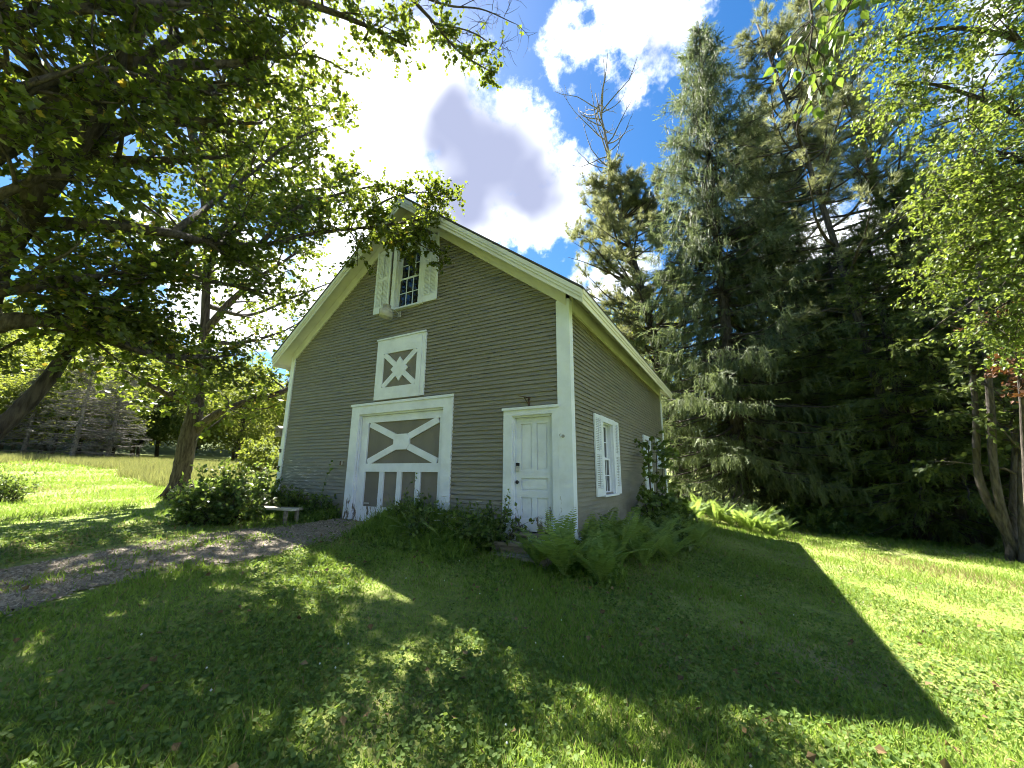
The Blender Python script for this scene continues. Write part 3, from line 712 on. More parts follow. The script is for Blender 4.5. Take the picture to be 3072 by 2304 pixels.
def put_leaves(mb, rng, P, D, size, tmpl, polys, droop=.35, tilt=.55, jitter=.0):
    """leaves at P pointing roughly along D, faces turned to the light, each its own shade"""
    n = len(P)
    if n == 0: return
    Y = nrm(D+rng.normal(0, .55, (n, 3))+np.array([0, 0, -droop]))
    Z = nrm(np.array([0, 0, 1.0])+rng.normal(0, tilt, (n, 3))); X = nrm(np.cross(Y, Z)); Z = np.cross(X, Y)
    mb.cards(tmpl, polys, P+rng.normal(0, 1, (n, 3))*jitter, X, Y, Z, size*rng.uniform(.7, 1.2, n), rng.uniform(0, 1, n))
def ramify(rng, wood, leafP, leafD, limb, rad, br_len, n_br, n_tw, tw_len, n_leaf, t0=.25, bare=0.0, lift=.1, flat=.45, clip=None):
    """side branches along a limb, twigs along them, leaf stations along the twigs"""
    ts = np.sort(rng.uniform(t0, 1, n_br)); ts[-1] = .99
    P, T = along(limb, ts)
    for p, t, tt in zip(P, T, ts):
        side = nrm(rng.normal(0, 1, 3)*np.array([1, 1, flat])); d = nrm(t*.55+side*.9+np.array([0, 0, lift]))
        L = br_len*(1.15-.55*tt)*rng.uniform(.6, 1.2)
        r = np.interp(tt, np.linspace(0, 1, len(rad)), rad)*.5
        b = wiggle(rng, p, d, L, 6, .16, lift)
        wood.tube(b, np.linspace(max(.006, min(r, .03+L*.006)), .004, len(b)), 5)
        for q, u in zip(*along(b, rng.uniform(.2, 1, n_tw))):
            e = nrm(u*.6+nrm(rng.normal(0, 1, 3)*np.array([1, 1, .55]))); tw = wiggle(rng, q, e, tw_len*rng.uniform(.6, 1.3), 4, .2, -.15)
            wood.tube(tw, np.linspace(.005, .002, len(tw)), 3)
            if rng.random() < bare: continue
            lp, ld = along(tw, rng.uniform(.15, 1, n_leaf))
            leafP.append(lp+rng.normal(0, .03, lp.shape)); leafD.append(ld+rng.normal(0, .6, ld.shape))
def pix(line):
    """[(px, py, dist, radius)] -> [(x, y, z, r)]"""
    return [tuple(at(a, b, c))+(r,) for a, b, c, r in line]

# ------------------------------------------------------------------ the big maple at the left edge
rng = np.random.default_rng(21)
def maple_a():
    base = gpt(-150, 1120); base = at(-170, 1000, 8.2); base[2] = float(gh(base[0], base[1]))
    root = thing('maple_tree', base, 'large dark maple at the left edge whose boughs reach over the barn gable', 'tree')
    wood = MB(); LP, LD = [], []
    off = base
    fork = at(-110, 820, 8.0)
    limbs = [  # (points, branch length, branches, twigs, twig length, leaves, start, bare)
        ([tuple(base-np.array([0,0,.15]))+(.45,)]+[tuple(base*(1-q)+fork*q+np.array([0,0,0]))+(r,) for q, r in ((.3,.36),(.7,.32),(1,.30))], 0, 0, 0, 0, 0, 0, 0),
        ([tuple(base+np.array([.1,.1,.5]))+(.17,)]+pix([(-60,985,8.2,.105),(0,925,8.2,.098),(90,835,8.2,.088),(195,695,8.2,.075),(262,632,8.2,.065),(330,565,8.1,.09),(420,520,8.0,.05),(520,500,7.9,.03)]), 1.6, 16, 6, .55, 11, .45, 0),
        ([tuple(fork)+(.30,)]+pix([(-60,640,7.6,.24),(0,520,7.3,.20),(80,412,7.0,.16),(156,342,6.9,.12),(215,300,6.8,.11),(293,266,6.7,.085),(351,262,6.7,.07),(460,264,6.6,.05),(567,266,6.6,.02)]), 1.3, 20, 6, .5, 11, .35, .1),
        (pix([(60,440,7.0,.12),(144,362,6.9,.09),(250,350,6.8,.07),(370,346,6.8,.05),(497,338,6.8,.02)]), 1.1, 10, 6, .5, 10, .3, .1),
        (pix([(-40,520,7.4,.10),(0,490,7.2,.085),(187,485,7.0,.075),(371,504,7.0,.065),(449,523,7.8,.055),(578,528,8.6,.045),(656,508,8.9,.04),(781,492,8.7,.03),(880,480,8.3,.02),(950,462,8.1,.01)]), 1.2, 32, 7, .5, 12, .22, 0),
        (pix([(560,530,8.5,.05),(640,450,9.0,.04),(730,420,9.2,.03),(830,400,8.6,.02),(900,420,8.4,.01)]), .9, 12, 6, .4, 12, .2, 0),
        (pix([(-40,330,6.6,.16),(60,270,6.4,.14),(200,200,6.3,.11),(340,156,6.2,.085),(410,140,6.2,.07),(504,137,6.2,.05),(620,117,6.2,.03),(691,125,6.2,.02),(746,152,6.2,.008)]), 1.1, 18, 6, .5, 11, .2, .15),
        (pix([(60,440,7.0,.16),(180,280,6.6,.14),(262,160,6.4,.12),(292,60,6.3,.11),(330,-80,6.3,.12),(420,-220,6.3,.08),(560,-330,6.4,.03)]), 1.6, 22, 7, .55, 12, .3, 0),
        (pix([(292,60,6.3,.10),(420,-10,6.4,.09),(560,-20,6.5,.075),(700,20,6.6,.055),(800,60,6.7,.04),(880,100,6.7,.02)]), 1.0, 22, 7, .45, 13, .2, .05),
        (pix([(560,-20,6.5,.07),(700,-60,6.6,.06),(840,-40,6.7,.05),(920,30,6.8,.035),(990,110,6.8,.022),(1060,155,6.9,.008)]), .75, 16, 6, .4, 12, .35, .1),
        (pix([(860,-30,6.7,.03),(960,10,6.8,.024),(1040,20,6.9,.016),(1110,50,6.9,.008)]), .8, 9, 7, .4, 4, .2, .9),
        (pix([(940,50,6.8,.02),(1020,70,6.9,.014),(1080,110,6.9,.007)]), .6, 8, 6, .35, 4, .2, .9),
        (pix([(-150,330,6.2,.09),(-20,230,5.8,.07),(120,170,5.6,.05),(240,150,5.5,.03),(320,170,5.5,.01)]), 1.1, 16, 6, .5, 10, .2, 0),
        (pix([(-150,100,6.2,.09),(60,40,5.9,.07),(240,10,5.8,.05),(400,10,5.9,.035),(520,40,6.0,.012)]), 1.2, 18, 6, .5, 11, .2, 0),
        (pix([(-120,480,6.6,.07),(0,420,6.2,.05),(120,380,6.0,.03),(230,400,6.0,.012)]), 1.0, 12, 6, .5, 10, .2, 0),
        (pix([(-100,720,7.4,.11),(80,690,7.2,.09),(200,720,7.4,.07),(330,765,7.8,.05),(440,772,8.1,.03),(520,766,8.3,.01)]), 1.2, 22, 7, .5, 12, .15, 0),
        (pix([(-120,640,7.0,.10),(40,620,6.9,.08),(170,600,7.0,.05),(270,590,7.2,.02)]), 1.2, 16, 7, .5, 12, .2, 0),
        (pix([(330,565,8.1,.06),(420,600,8.3,.05),(520,620,8.5,.03),(600,640,8.6,.01)]), 1.0, 9, 6, .45, 10, .2, 0),
        (pix([(200,200,6.3,.08),(330,210,6.3,.06),(450,190,6.3,.04),(560,170,6.3,.02)]), 1.1, 14, 6, .5, 11, .2, .05),
        (pix([(330,-80,6.3,.10),(520,-140,6.4,.08),(720,-180,6.6,.05),(900,-160,6.8,.02)]), 1.3, 18, 7, .5, 12, .2, 0),
        (pix([(180,280,6.6,.10),(60,120,6.0,.08),(-40,-60,5.6,.06),(-80,-220,5.5,.02)]), 1.5, 16, 7, .55, 11, .2, 0),
        (pix([(371,504,7.0,.05),(470,430,8.4,.045),(560,360,9.4,.035),(640,300,10,.025),(720,270,10.4,.01)]), 1.4, 20, 7, .5, 11, .2, 0),
        (pix([(351,262,6.7,.05),(450,200,8.2,.045),(540,190,9.2,.035),(620,180,9.8,.02),(700,200,10.2,.01)]), 1.4, 12, 6, .5, 11, .2, 0),
        (pix([(449,523,7.8,.045),(540,470,9.4,.04),(640,450,10.6,.03),(740,430,11.2,.01)]), 1.2, 16, 7, .5, 11, .2, 0),
        (pix([(781,492,8.7,.03),(840,500,8.4,.02),(900,525,8.2,.014),(945,550,8.1,.006)]), .5, 13, 6, .3, 9, .1, 0),
        (pix([(781,470,8.7,.03),(840,430,8.5,.02),(910,415,8.3,.014),(985,432,8.1,.005)]), .62, 11, 5, .35, 7, .15, 0),
        (pix([(80,690,7.2,.05),(150,660,7.4,.04),(230,660,7.6,.03),(300,690,7.8,.01)]), 1.0, 14, 7, .5, 12, .1, 0),
        (pix([(262,160,6.4,.08),(380,90,6.6,.06),(500,60,6.8,.04),(640,60,7.0,.02)]), 1.1, 14, 6, .45, 12, .2, 0),
    ]
    for pts, bl, nb, nt, tl, nl, t0, bare in limbs:
        L = smooth_line(pts, 40); thick_ = L[:, 3].max() > .1
        wood.tube(L[:, :3]-off, np.maximum(L[:, 3], .004), 10 if thick_ else 6, .05 if thick_ else .03, rng)
        if nb: ramify(rng, wood_w := MB(), LP, LD, L[:, :3], L[:, 3], bl, int(nb*1.08), nt+1, tl, nl+3, t0, bare); add_off(wood, wood_w, off)
    wood.build('trunk', MAT['bark'], root, True)
    mb = MB(); P = np.concatenate(LP)-off; D = np.concatenate(LD)
    put_leaves(mb, rng, P, D, .075, MAPLE_T, MAPLE_P, .35, .5)
    mb.build('crown', MAT['maple'], root)
    return len(P)
def add_off(dst, src, off):
    """append src's polygons to dst, moved by -off"""
    n0 = dst.n
    for v in src.v: dst.v.append(v-off)
    for p in src.p: dst.p.append(p+n0)
    dst.a += src.a; dst.n += src.n
nA = maple_a()

def maple_b():
    base = gpt(385, 1078); dd = float(np.linalg.norm((base-CAM)[:2]))
    root = thing('maple_tree', base, 'old maple with a thick leaning trunk standing on the lawn behind the bush', 'tree')
    wood = MB(); LP, LD = [], []; off = base
    def q(px, py, r, k=0.0): return (px, py, dd+k, r)
    limbs = [
        (pix([q(374,1095,.36), q(384,1068,.30), q(394,1010,.255), q(406,950,.25), q(418,905,.24), q(428,860,.19)]), 0,0,0,0,0,0),
        (pix([q(420,905,.19), q(432,830,.165), q(440,740,.15), q(445,640,.14), q(448,540,.125), q(440,430,.11), q(425,330,.15), q(400,230,.10), q(390,150,.04)]), 2.2, 26, 7, .7, 8, .35),
        (pix([q(418,935,.14), q(455,902,.12,-.5), q(500,880,.10,-.8), q(545,862,.08,-1), q(600,850,.10,-1), q(660,820,.05,-.6)]), 1.6, 20, 7, .6, 8, .3),
        (pix([q(436,790,.14), q(380,745,.10,-1), q(320,705,.07,-1.6), q(250,690,.03,-2)]), 1.6, 16, 7, .6, 8, .2),
        (pix([q(440,720,.14), q(500,650,.11,-.5), q(560,600,.08,-.8), q(620,560,.05,-.8), q(680,520,.02)]), 1.7, 18, 7, .6, 8, .2),
        (pix([q(445,610,.13), q(380,545,.10,.5), q(300,500,.06,.8), q(220,480,.02,1)]), 1.9, 16, 7, .6, 7, .2),
        (pix([q(447,560,.13), q(520,480,.10,1), q(600,420,.06,1), q(680,380,.02,1)]), 1.8, 16, 7, .6, 7, .2),
        (pix([q(430,420,.10), q(500,330,.07,1), q(560,260,.04,1), q(620,220,.02,1)]), 1.8, 12, 7, .6, 7, .2),
        (pix([q(425,330,.10), q(470,200,.09,-.5), q(520,90,.06,-1), q(580,0,.04,-1), q(640,-80,.02,-1)]), 2.0, 22, 8, .7, 10, .2),
        (pix([q(440,430,.10), q(530,330,.08,-2), q(610,260,.05,-3), q(690,220,.02,-4)]), 1.8, 20, 8, .7, 10, .2),
        (pix([q(448,540,.10), q(530,430,.08,-2), q(620,370,.05,-4), q(690,330,.02,-5)]), 1.8, 20, 8, .7, 10, .2),
        (pix([q(447,560,.10), q(540,470,.08,-2), q(640,420,.05,-3.5), q(740,400,.02,-4.5)]), 1.6, 20, 8, .7, 10, .3),
        (pix([q(400,230,.09), q(380,100,.07), q(400,-40,.05), q(450,-150,.02)]), 2.0, 16, 8, .7, 9, .2),
        (pix([q(430,880,.12), q(380,860,.09,-1), q(320,830,.06,-1.5), q(270,800,.02,-1.5)]), 1.3, 12, 7, .55, 8, .2),
        (pix([q(440,740,.10), q(520,740,.08,1.5), q(600,720,.05,2.5), q(660,690,.02,3)]), 1.6, 14, 7, .6, 8, .2),
        (pix([q(445,660,.10), q(540,680,.08,3), q(640,640,.05,4), q(740,600,.02,5)]), 2.0, 14, 7, .6, 8, .2),
    ]
    for pts, bl, nb, nt, tl, nl, t0 in limbs:
        L = smooth_line(pts, 36); big = L[:, 3].max() > .2
        wood.tube(L[:, :3]-off, np.maximum(L[:, 3], .01), 14 if big else 6, .06 if big else .03, rng)
        if nb: w = MB(); ramify(rng, w, LP, LD, L[:, :3], L[:, 3], bl, nb, nt, tl, nl, t0); add_off(wood, w, off)
    for k in range(6):                                # root flare
        a = k*1.05+.3; wood.tube([(.22*math.cos(a), .22*math.sin(a), .55), (.36*math.cos(a), .36*math.sin(a), .15), (.62*math.cos(a), .62*math.sin(a), -.10)], [.07, .09, .04], 6, .05, rng)
    wood.build('trunk', MAT['bark'], root, True)
    mb = MB(); P = np.concatenate(LP)-off; D = np.concatenate(LD)
    put_leaves(mb, rng, P, D, .15, LEAF_T*np.array([1.5, 1, 1]), LEAF_P, .3, .5)
    mb.build('crown', MAT['maple'], root)
    return len(P)
nB = maple_b()

# ------------------------------------------------------------------ conifers
# a needle-covered strand: a ragged tassel
_s = [(-.022,0,0),(.022,0,0),(.012,.6,.01),(0,1,0),(-.012,.6,.01)]; _sp = [(0,1,2,4),(4,2,3)]
for i in range(6):
    y = .04+i/7.0; w = .14*(1-.4*y)*(1 if i % 2 else -1); zt = (.07, -.05, .02)[i % 3]; n0 = len(_s)
    _s += [(0, y-.05, 0), (0, y+.06, 0), (w, y+.19, zt)]; _sp += [(n0, n0+1, n0+2)]
STRAND_T = np.array(_s); STRAND_P = _sp
_s = []; _sp = []
for i in range(11):
    a = i*2.4; e = .25+.75*((i*7) % 11)/11; n0 = len(_s); d = np.array([math.cos(a)*e, 1-.55*e, math.sin(a)*e]); d /= np.linalg.norm(d)
    sd_v = np.array([-math.sin(a), 0, math.cos(a)])*.035
    _s += [tuple(-sd_v), tuple(sd_v), tuple(d)]; _sp += [(n0, n0+1, n0+2)]
TUFT_T = np.array(_s); TUFT_P = _sp
def conifer(rng, H, R, trunk_r, whorl=.42, per=5, z0=.06, hang=1.0, strand=.5, dens=26, taper=.85, droop=.35, lean=(0, 0), tip_up=.35, dead_low=True):
    """spire with whorled, drooping boughs hung with needle strands; returns wood, needles"""
    wood = MB(); nd = MB()
    zz = np.linspace(0, H, 16); tp = np.stack([lean[0]*(zz/H)**2, lean[1]*(zz/H)**2, zz-.1], -1)
    wood.tube(tp, trunk_r*(1-zz/H)**.8+.02, 10, .04, rng)
    P, Y, S, Vv = [], [], [], []
    z = H*z0
    while z < H*.985:
        u = (z-H*z0)/(H*(1-z0)); Lb = R*(1-u)**taper*(.55+.45*min(1, u*5+.35))
        for k in range(per):
            a = rng.uniform(0, 2*np.pi); L = max(.25, Lb*rng.uniform(.65, 1.15)); n = 7
            s = np.linspace(0, 1, n); out = L*s
            dz = -droop*L*(s**.9)*(1-.6*u)+tip_up*L*np.clip(s-.55, 0, 1)**1.6+.25*u*L*s
            c = np.array([np.interp(z, zz, tp[:, 0]), np.interp(z, zz, tp[:, 1]), z+rng.uniform(-.2, .2)])
            b = np.stack([c[0]+out*math.cos(a), c[1]+out*math.sin(a), c[2]+dz], -1)+np.cumsum(rng.normal(0, .02*L, (n, 3)), 0)*np.array([1, 1, .6])
            wood.tube(b, np.linspace(.012+.012*L, .006, n), 4)
            m_ = int(dens*(.4+L*.5))
            if dead_low and u < .18 and rng.random() < .35: m_ //= 6
            ng = max(2, m_//8); m_ = ng*8                # strands hang in little curtains from side twigs
            tg = rng.uniform(.05, 1, ng)**.8; t = np.clip(np.repeat(tg, 8)+rng.normal(0, .012, m_), 0, 1); p, d = along(b, t)
            sdv = np.array([-math.sin(a), math.cos(a), 0]); amp = np.repeat(rng.uniform(-1, 1, ng), 8)*np.tile(np.linspace(.1, 1, 8), ng)
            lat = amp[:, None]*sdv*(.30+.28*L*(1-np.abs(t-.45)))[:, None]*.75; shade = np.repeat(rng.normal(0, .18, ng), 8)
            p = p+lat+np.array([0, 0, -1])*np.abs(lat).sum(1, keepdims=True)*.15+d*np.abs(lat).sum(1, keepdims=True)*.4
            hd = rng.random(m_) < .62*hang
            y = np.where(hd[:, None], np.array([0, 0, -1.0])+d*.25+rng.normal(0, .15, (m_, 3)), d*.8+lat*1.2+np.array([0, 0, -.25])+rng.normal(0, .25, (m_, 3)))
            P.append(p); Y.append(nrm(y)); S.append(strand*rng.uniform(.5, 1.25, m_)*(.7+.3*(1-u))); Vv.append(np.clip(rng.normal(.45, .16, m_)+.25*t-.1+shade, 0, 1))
        z += whorl*rng.uniform(.7, 1.3)*(1-.35*u)
    P = np.concatenate(P); Y = np.concatenate(Y); S = np.concatenate(S); Vv = np.concatenate(Vv)
    X = nrm(np.cross(Y, rng.normal(0, 1, Y.shape))); Z = np.cross(X, Y)
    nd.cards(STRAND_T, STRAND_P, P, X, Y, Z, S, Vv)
    return wood, nd
def plant_conifer(name, base, label, mat, cat='tree', group=None, bark='bark2', **kw):
    w, nd = conifer(rng, **kw)
    root = thing(name, base, label, cat, group)
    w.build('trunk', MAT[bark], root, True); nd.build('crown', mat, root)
    return root
def base_at(px, dist):
    p = at(px, 1050, dist); return G(p[0], p[1])
# the tall spruce beside the barn
spruce = plant_conifer('spruce_tree', base_at(1606, 22.5), 'tallest drooping spruce right behind the barn with a leaning spire', MAT['spruce'], H=30.0, R=5.8, trunk_r=.32, whorl=.37, per=6, dens=48, strand=.68, hang=1.1, lean=(.5, .3), taper=.70, dead_low=False)
plant_conifer('spruce_tree', base_at(1735, 25), 'second spruce with a thinner top just right of the tallest one', MAT['spruce'], H=25.0, R=4.9, trunk_r=.28, whorl=.38, per=6, dens=38, strand=.66, hang=1.1, lean=(.2, .4), taper=.7)
# white pine with a dead top behind the barn
def pine(rng, H, R, trunk_r, z0, n_br, top=None, tuft=.24, lean=(0, 0), sub=7, ntuft=7):
    wood = MB(); nd = MB(); zz = np.linspace(0, H, 14)
    tp = np.stack([lean[0]*(zz/H)**1.5, lean[1]*(zz/H)**1.5, zz-.1], -1); wood.tube(tp, trunk_r*(1-.85*zz/H)+.02, 10, .04, rng)
    P, Y, V_ = [], [], []
    for k in range(n_br):
        u = rng.random()**.9; z = H*(z0+(1-z0)*u); L = R*(1-.75*u**1.6)*rng.uniform(.5, 1.15); a = rng.uniform(0, 2*np.pi)
        c = np.array([np.interp(z, zz, tp[:, 0]), np.interp(z, zz, tp[:, 1]), z])
        b = wiggle(rng, c, (math.cos(a), math.sin(a), .15), L, 6, .12, .35); wood.tube(b, np.linspace(.02+.014*L, .01, len(b)), 5)
        for q, d in zip(*along(b, rng.uniform(.35, 1, sub))):
            e = nrm(d*.7+nrm(rng.normal(0, 1, 3)*np.array([1, 1, .3]))+np.array([0, 0, .2])); tw = wiggle(rng, q, e, rng.uniform(.4, 1.0), 4, .15, .3)
            wood.tube(tw, np.linspace(.012, .004, len(tw)), 3)
            p, t = along(tw, rng.uniform(.2, 1, ntuft)); P.append(p+rng.normal(0, .07, p.shape)); Y.append(nrm(t+rng.normal(0, .45, t.shape)+np.array([0, 0, .25]))); V_.append(rng.uniform(0, 1, ntuft))
    P = np.concatenate(P); Y = np.concatenate(Y); V_ = np.concatenate(V_); X = nrm(np.cross(Y, rng.normal(0, 1, Y.shape))); Z = np.cross(X, Y)
    nd.cards(TUFT_T, TUFT_P, P, X, Y, Z, tuft*rng.uniform(.7, 1.25, len(P)), V_)
    return wood, nd, tp
pbse = base_at(1475, 27)
w, nd, tp = pine(rng, 23.5, 6.6, .46, .28, 140, lean=(-3.4, -.5), sub=10, ntuft=11, tuft=.34)
root = thing('pine_tree', pbse, 'white pine with a bare dead top rising behind the barn roof', 'tree')
w.build('trunk', MAT['bark2'], root, True); nd.build('crown', MAT['pine'], root)
dead = MB(); top = tp[-1]
main = wiggle(rng, top-np.array([0, 0, 1.2]), (.02, .02, 1), 9.0, 8, .05, 0); dead.tube(main, np.linspace(.17, .03, len(main)), 7)
for k in range(32):
    q, d = along(main, np.array([rng.uniform(.05, .9)])); a = rng.uniform(0, 2*np.pi)
    b = wiggle(rng, q[0], (math.cos(a), math.sin(a), .45), rng.uniform(1.6, 5.2), 6, .16, .7); dead.tube(b, np.linspace(.06, .016, len(b)), 4)
    for q2, d2 in zip(*along(b, rng.uniform(.3, 1, 3))):
        b2 = wiggle(rng, q2, d2+rng.normal(0, .6, 3), rng.uniform(.3, 1.0), 4, .2, .3); dead.tube(b2, np.linspace(.02, .008, len(b2)), 3)
dead.build('dead_top', MAT['deadwood'], root, True)
# tall pines to the right with bare lower trunks
for px, dist, H, R, lab, ln in ((1958, 21, 25, 4.6, 'tall white pine with a long bare trunk in the wood', (-2.2, -.3)), (2075, 23, 27, 4.6, 'tall white pine behind the birch foliage', (-1.0, .3)), (1830, 26, 25, 4.4, 'white pine between the spruces and the long bare pine trunk', (-.5, .2))):
    w, nd, tp = pine(rng, H, R, .18, .34, 90, lean=ln, sub=8, ntuft=9, tuft=.27)
    root = thing('pine_tree', base_at(px, dist), lab, 'tree'); w.build('trunk', MAT['bark2'], root, True); nd.build('crown', MAT['pine'], root)
# dark cedars and hemlocks that fill the wood edge
ced = []
cw, cn = conifer(rng, H=13, R=3.3, trunk_r=.24, whorl=.36, per=6, z0=.07, hang=.40, strand=.55, dens=42, taper=.6, droop=.30, tip_up=.1, dead_low=False)
cwm, cnm = cw.mesh('cedar_trunk', True), cn.mesh('cedar_crown'); cwm.materials.append(MAT['bark2']); cnm.materials.append(MAT['cedar'])
specs = [(1880,22.5,1.0,'dark cedar right of the spruces at the lawn edge'),(1985,21,.95,'dark cedar in front of the long bare pine trunk'),(2075,21,1.05,'dark cedar between the pine trunk and the many stemmed tree'),(2160,23,1.1,'dark cedar behind the many stemmed tree'),(2260,21,1.0,'dark cedar at the right end of the wood edge'),
         (1790,27,1.15,'cedar deep in the wood behind the second spruce'),(2140,30,1.4,'cedar at the back of the wood behind the birch foliage'),(2240,28,1.3,'cedar deep in the wood at the right edge'),(1660,29,1.2,'cedar behind the two spruces')]
for i, (px, dist, s, lab) in enumerate(specs):
    root = thing('cedar_tree', base_at(px, dist), lab, 'tree', 'dark conifers of the wood edge', rz=i*1.7); root.scale = (s, s, s*(1+.05*(i % 3)))
    obj('trunk', cwm, None, root); obj('crown', cnm, None, root)
# grey half-dead spruces across the field
gw_, gn = conifer(rng, H=9.5, R=3.3, trunk_r=.20, whorl=.34, per=7, z0=.08, hang=.05, strand=.6, dens=17, taper=.8, droop=.05, tip_up=.15, dead_low=False)
gwm, gnm = gw_.mesh('grey_spruce_trunk', True), gn.mesh('grey_spruce_crown'); gwm.materials.append(MAT['deadwood']); gnm.materials.append(MAT['greyneedle'])
for i, (px, dist, s, lab) in enumerate(((218, 50, .92, 'bare grey spruce across the field, the one nearest the old maple'), (140, 49, .95, 'bare grey spruce across the field, middle one of three'), (30, 53, .8, 'bare grey spruce across the field, beside the leaning maple stem'))):
    root = thing('grey_spruce', base_at(px, dist), lab, 'tree', 'grey spruces across the field', rz=i*2.1); root.scale = (s, s, s)
    obj('trunk', gwm, None, root); obj('crown', gnm, None, root)

# ------------------------------------------------------------------ broadleaf trees in clumps (hillside, wood, birch)
def broadleaf(rng, H, R, z0, n_cl, per, leaf, cl_r, trunk_r=.22, tmpl=LEAF_T, polys=LEAF_P, flat=.6, shell=.5):
    wood = MB(); lf = MB(); zz = np.linspace(0, H*.85, 8)
    tr = np.stack([np.cumsum(rng.normal(0, .12, 8)), np.cumsum(rng.normal(0, .12, 8)), zz-.1], -1); wood.tube(tr, trunk_r*(1-.8*zz/H)+.02, 8, .04, rng)
    d = nrm(rng.normal(0, 1, (n_cl, 3))); rr = rng.uniform(shell, 1, n_cl)[:, None]
    hz = H*(1-z0)/2; C_ = d*rr*np.array([R, R, hz])+np.array([0, 0, H-hz]); C_[:, :2] *= (1-.35*np.clip((C_[:, 2]-(H-hz))/hz, 0, 1))[:, None]
    C_ += rng.normal(0, .08*R, C_.shape)
    for c in C_[::2]:
        z = np.clip(c[2]-rng.uniform(.5, .9)*np.hypot(c[0], c[1])-.3, H*.15, H*.8); s = np.array([np.interp(z, zz, tr[:, 0]), np.interp(z, zz, tr[:, 1]), z])
        mid = (s+c)/2+rng.normal(0, .25, 3); wood.tube([s, mid, c], [trunk_r*.28, trunk_r*.16, .01], 4)
    P = (C_[:, None, :]+rng.normal(0, 1, (n_cl, per, 3))*np.array([cl_r, cl_r, cl_r*flat])).reshape(-1, 3)
    D = nrm(P-np.repeat(C_, per, 0)); put_leaves(lf, rng, P, D, leaf, tmpl, polys, .35, .6)
    return wood, lf
variants = []
for k in range(4):
    w, lf = broadleaf(rng, 13+k, 4.2+.4*k, .12, 120, 60, .46, .75)
    a, b = w.mesh('hill_tree_trunk', True), lf.mesh('hill_tree_crown'); a.materials.append(MAT['bark']); b.materials.append(MAT['hillleaf']); variants.append((a, b))
# wooded hill behind the field
hx = np.linspace(-190, -40, 31); hy = np.linspace(-90, 160, 41); HX, HY = np.meshgrid(hx, hy)
def hillz(x, y): t = np.clip((-62-x)/70, 0, 1); return gh(x, y)+20*t*t*(3-2*t)-.15
def hill_at(x, y): return float(max(gh(x, y), hillz(x, y)))
mbh = MB(); idx = np.arange(HX.size).reshape(HX.shape); mbh.add(np.stack([HX, HY, hillz(HX, HY)], -1).reshape(-1, 3), np.stack([idx[:-1,:-1], idx[:-1,1:], idx[1:,1:], idx[1:,:-1]], -1).reshape(-1, 4))
tag(mbh.build('hill', MAT['hill'], smooth=True), 'low wooded hill beyond the field', kind='structure')
rh = random.Random(8); count = 0
fx_names = ['left end', 'middle', 'right end']
for row, (dist, s) in enumerate(((56, .62), (66, .85), (78, 1.0), (92, 1.15))):
    px = -160+row*37; col_n = 0
    while px < 830:
        d_ = dist+rh.uniform(-4, 4); p = at(px, 1000, d_); v = rh.randrange(4); sc_ = s*rh.uniform(.8, 1.2)
        if p[0] < -14:
            zone = 'behind the grey spruces' if px < 260 else ('behind the old maple trunk' if px < 520 else 'beside the barn corner')
            col_n += 1
            root = thing('hillside_tree', (p[0], p[1], hill_at(p[0], p[1])), '%s tree from the left, %s row of far wood, %s' % (('first', 'second', 'third', 'fourth', 'fifth', 'sixth', 'seventh', 'eighth', 'ninth', 'tenth', 'eleventh', 'twelfth', 'last')[min(col_n-1, 12)], ('front', 'second', 'third', 'hilltop')[row], zone), 'tree', 'trees of the far wood', rz=rh.uniform(0, 6))
            root.scale = (sc_, sc_, sc_*rh.uniform(.9, 1.15)); obj('trunk', variants[v][0], None, root); obj('crown', variants[v][1], None, root); count += 1
        px += rh.uniform(75, 120)
# deciduous trees in the wood on the right and behind the barn
fv = []
for k in range(3):
    w, lf = broadleaf(rng, 12+2*k, 4.0, .10, 150, 60, .26, .55)
    a, b = w.mesh('wood_tree_trunk', True), lf.mesh('wood_tree_crown'); a.materials.append(MAT['bark']); b.materials.append(MAT['hillleaf']); fv.append((a, b))
for i, (px, dist, s, lab) in enumerate(((1330, 30, 1.0, 'pale leafy tree showing over the eave left of the pine'), (1480, 34, .9, 'pale leafy tree behind the pine trunk beside the barn'), (1400, 36, 1.15, 'leafy tree far behind the barn roof'), (1600, 38, 1.1, 'leafy tree behind the tallest spruce'), (1760, 37, 1.2, 'leafy tree deep in the wood right of the spruces'), (1900, 40, 1.3, 'leafy tree deep in the wood behind the pine trunk'), (2060, 40, 1.3, 'leafy tree at the back of the wood'), (2200, 38, 1.3, 'leafy tree at the back right of the wood'), (2300, 30, 1.2, 'leafy tree beyond the right edge of the wood'))):
    root = thing('wood_tree', base_at(px, dist), lab, 'tree', 'leafy trees of the right wood', rz=i*1.3); root.scale = (s, s, s); obj('trunk', fv[i % 3][0], None, root); obj('crown', fv[i % 3][1], None, root)

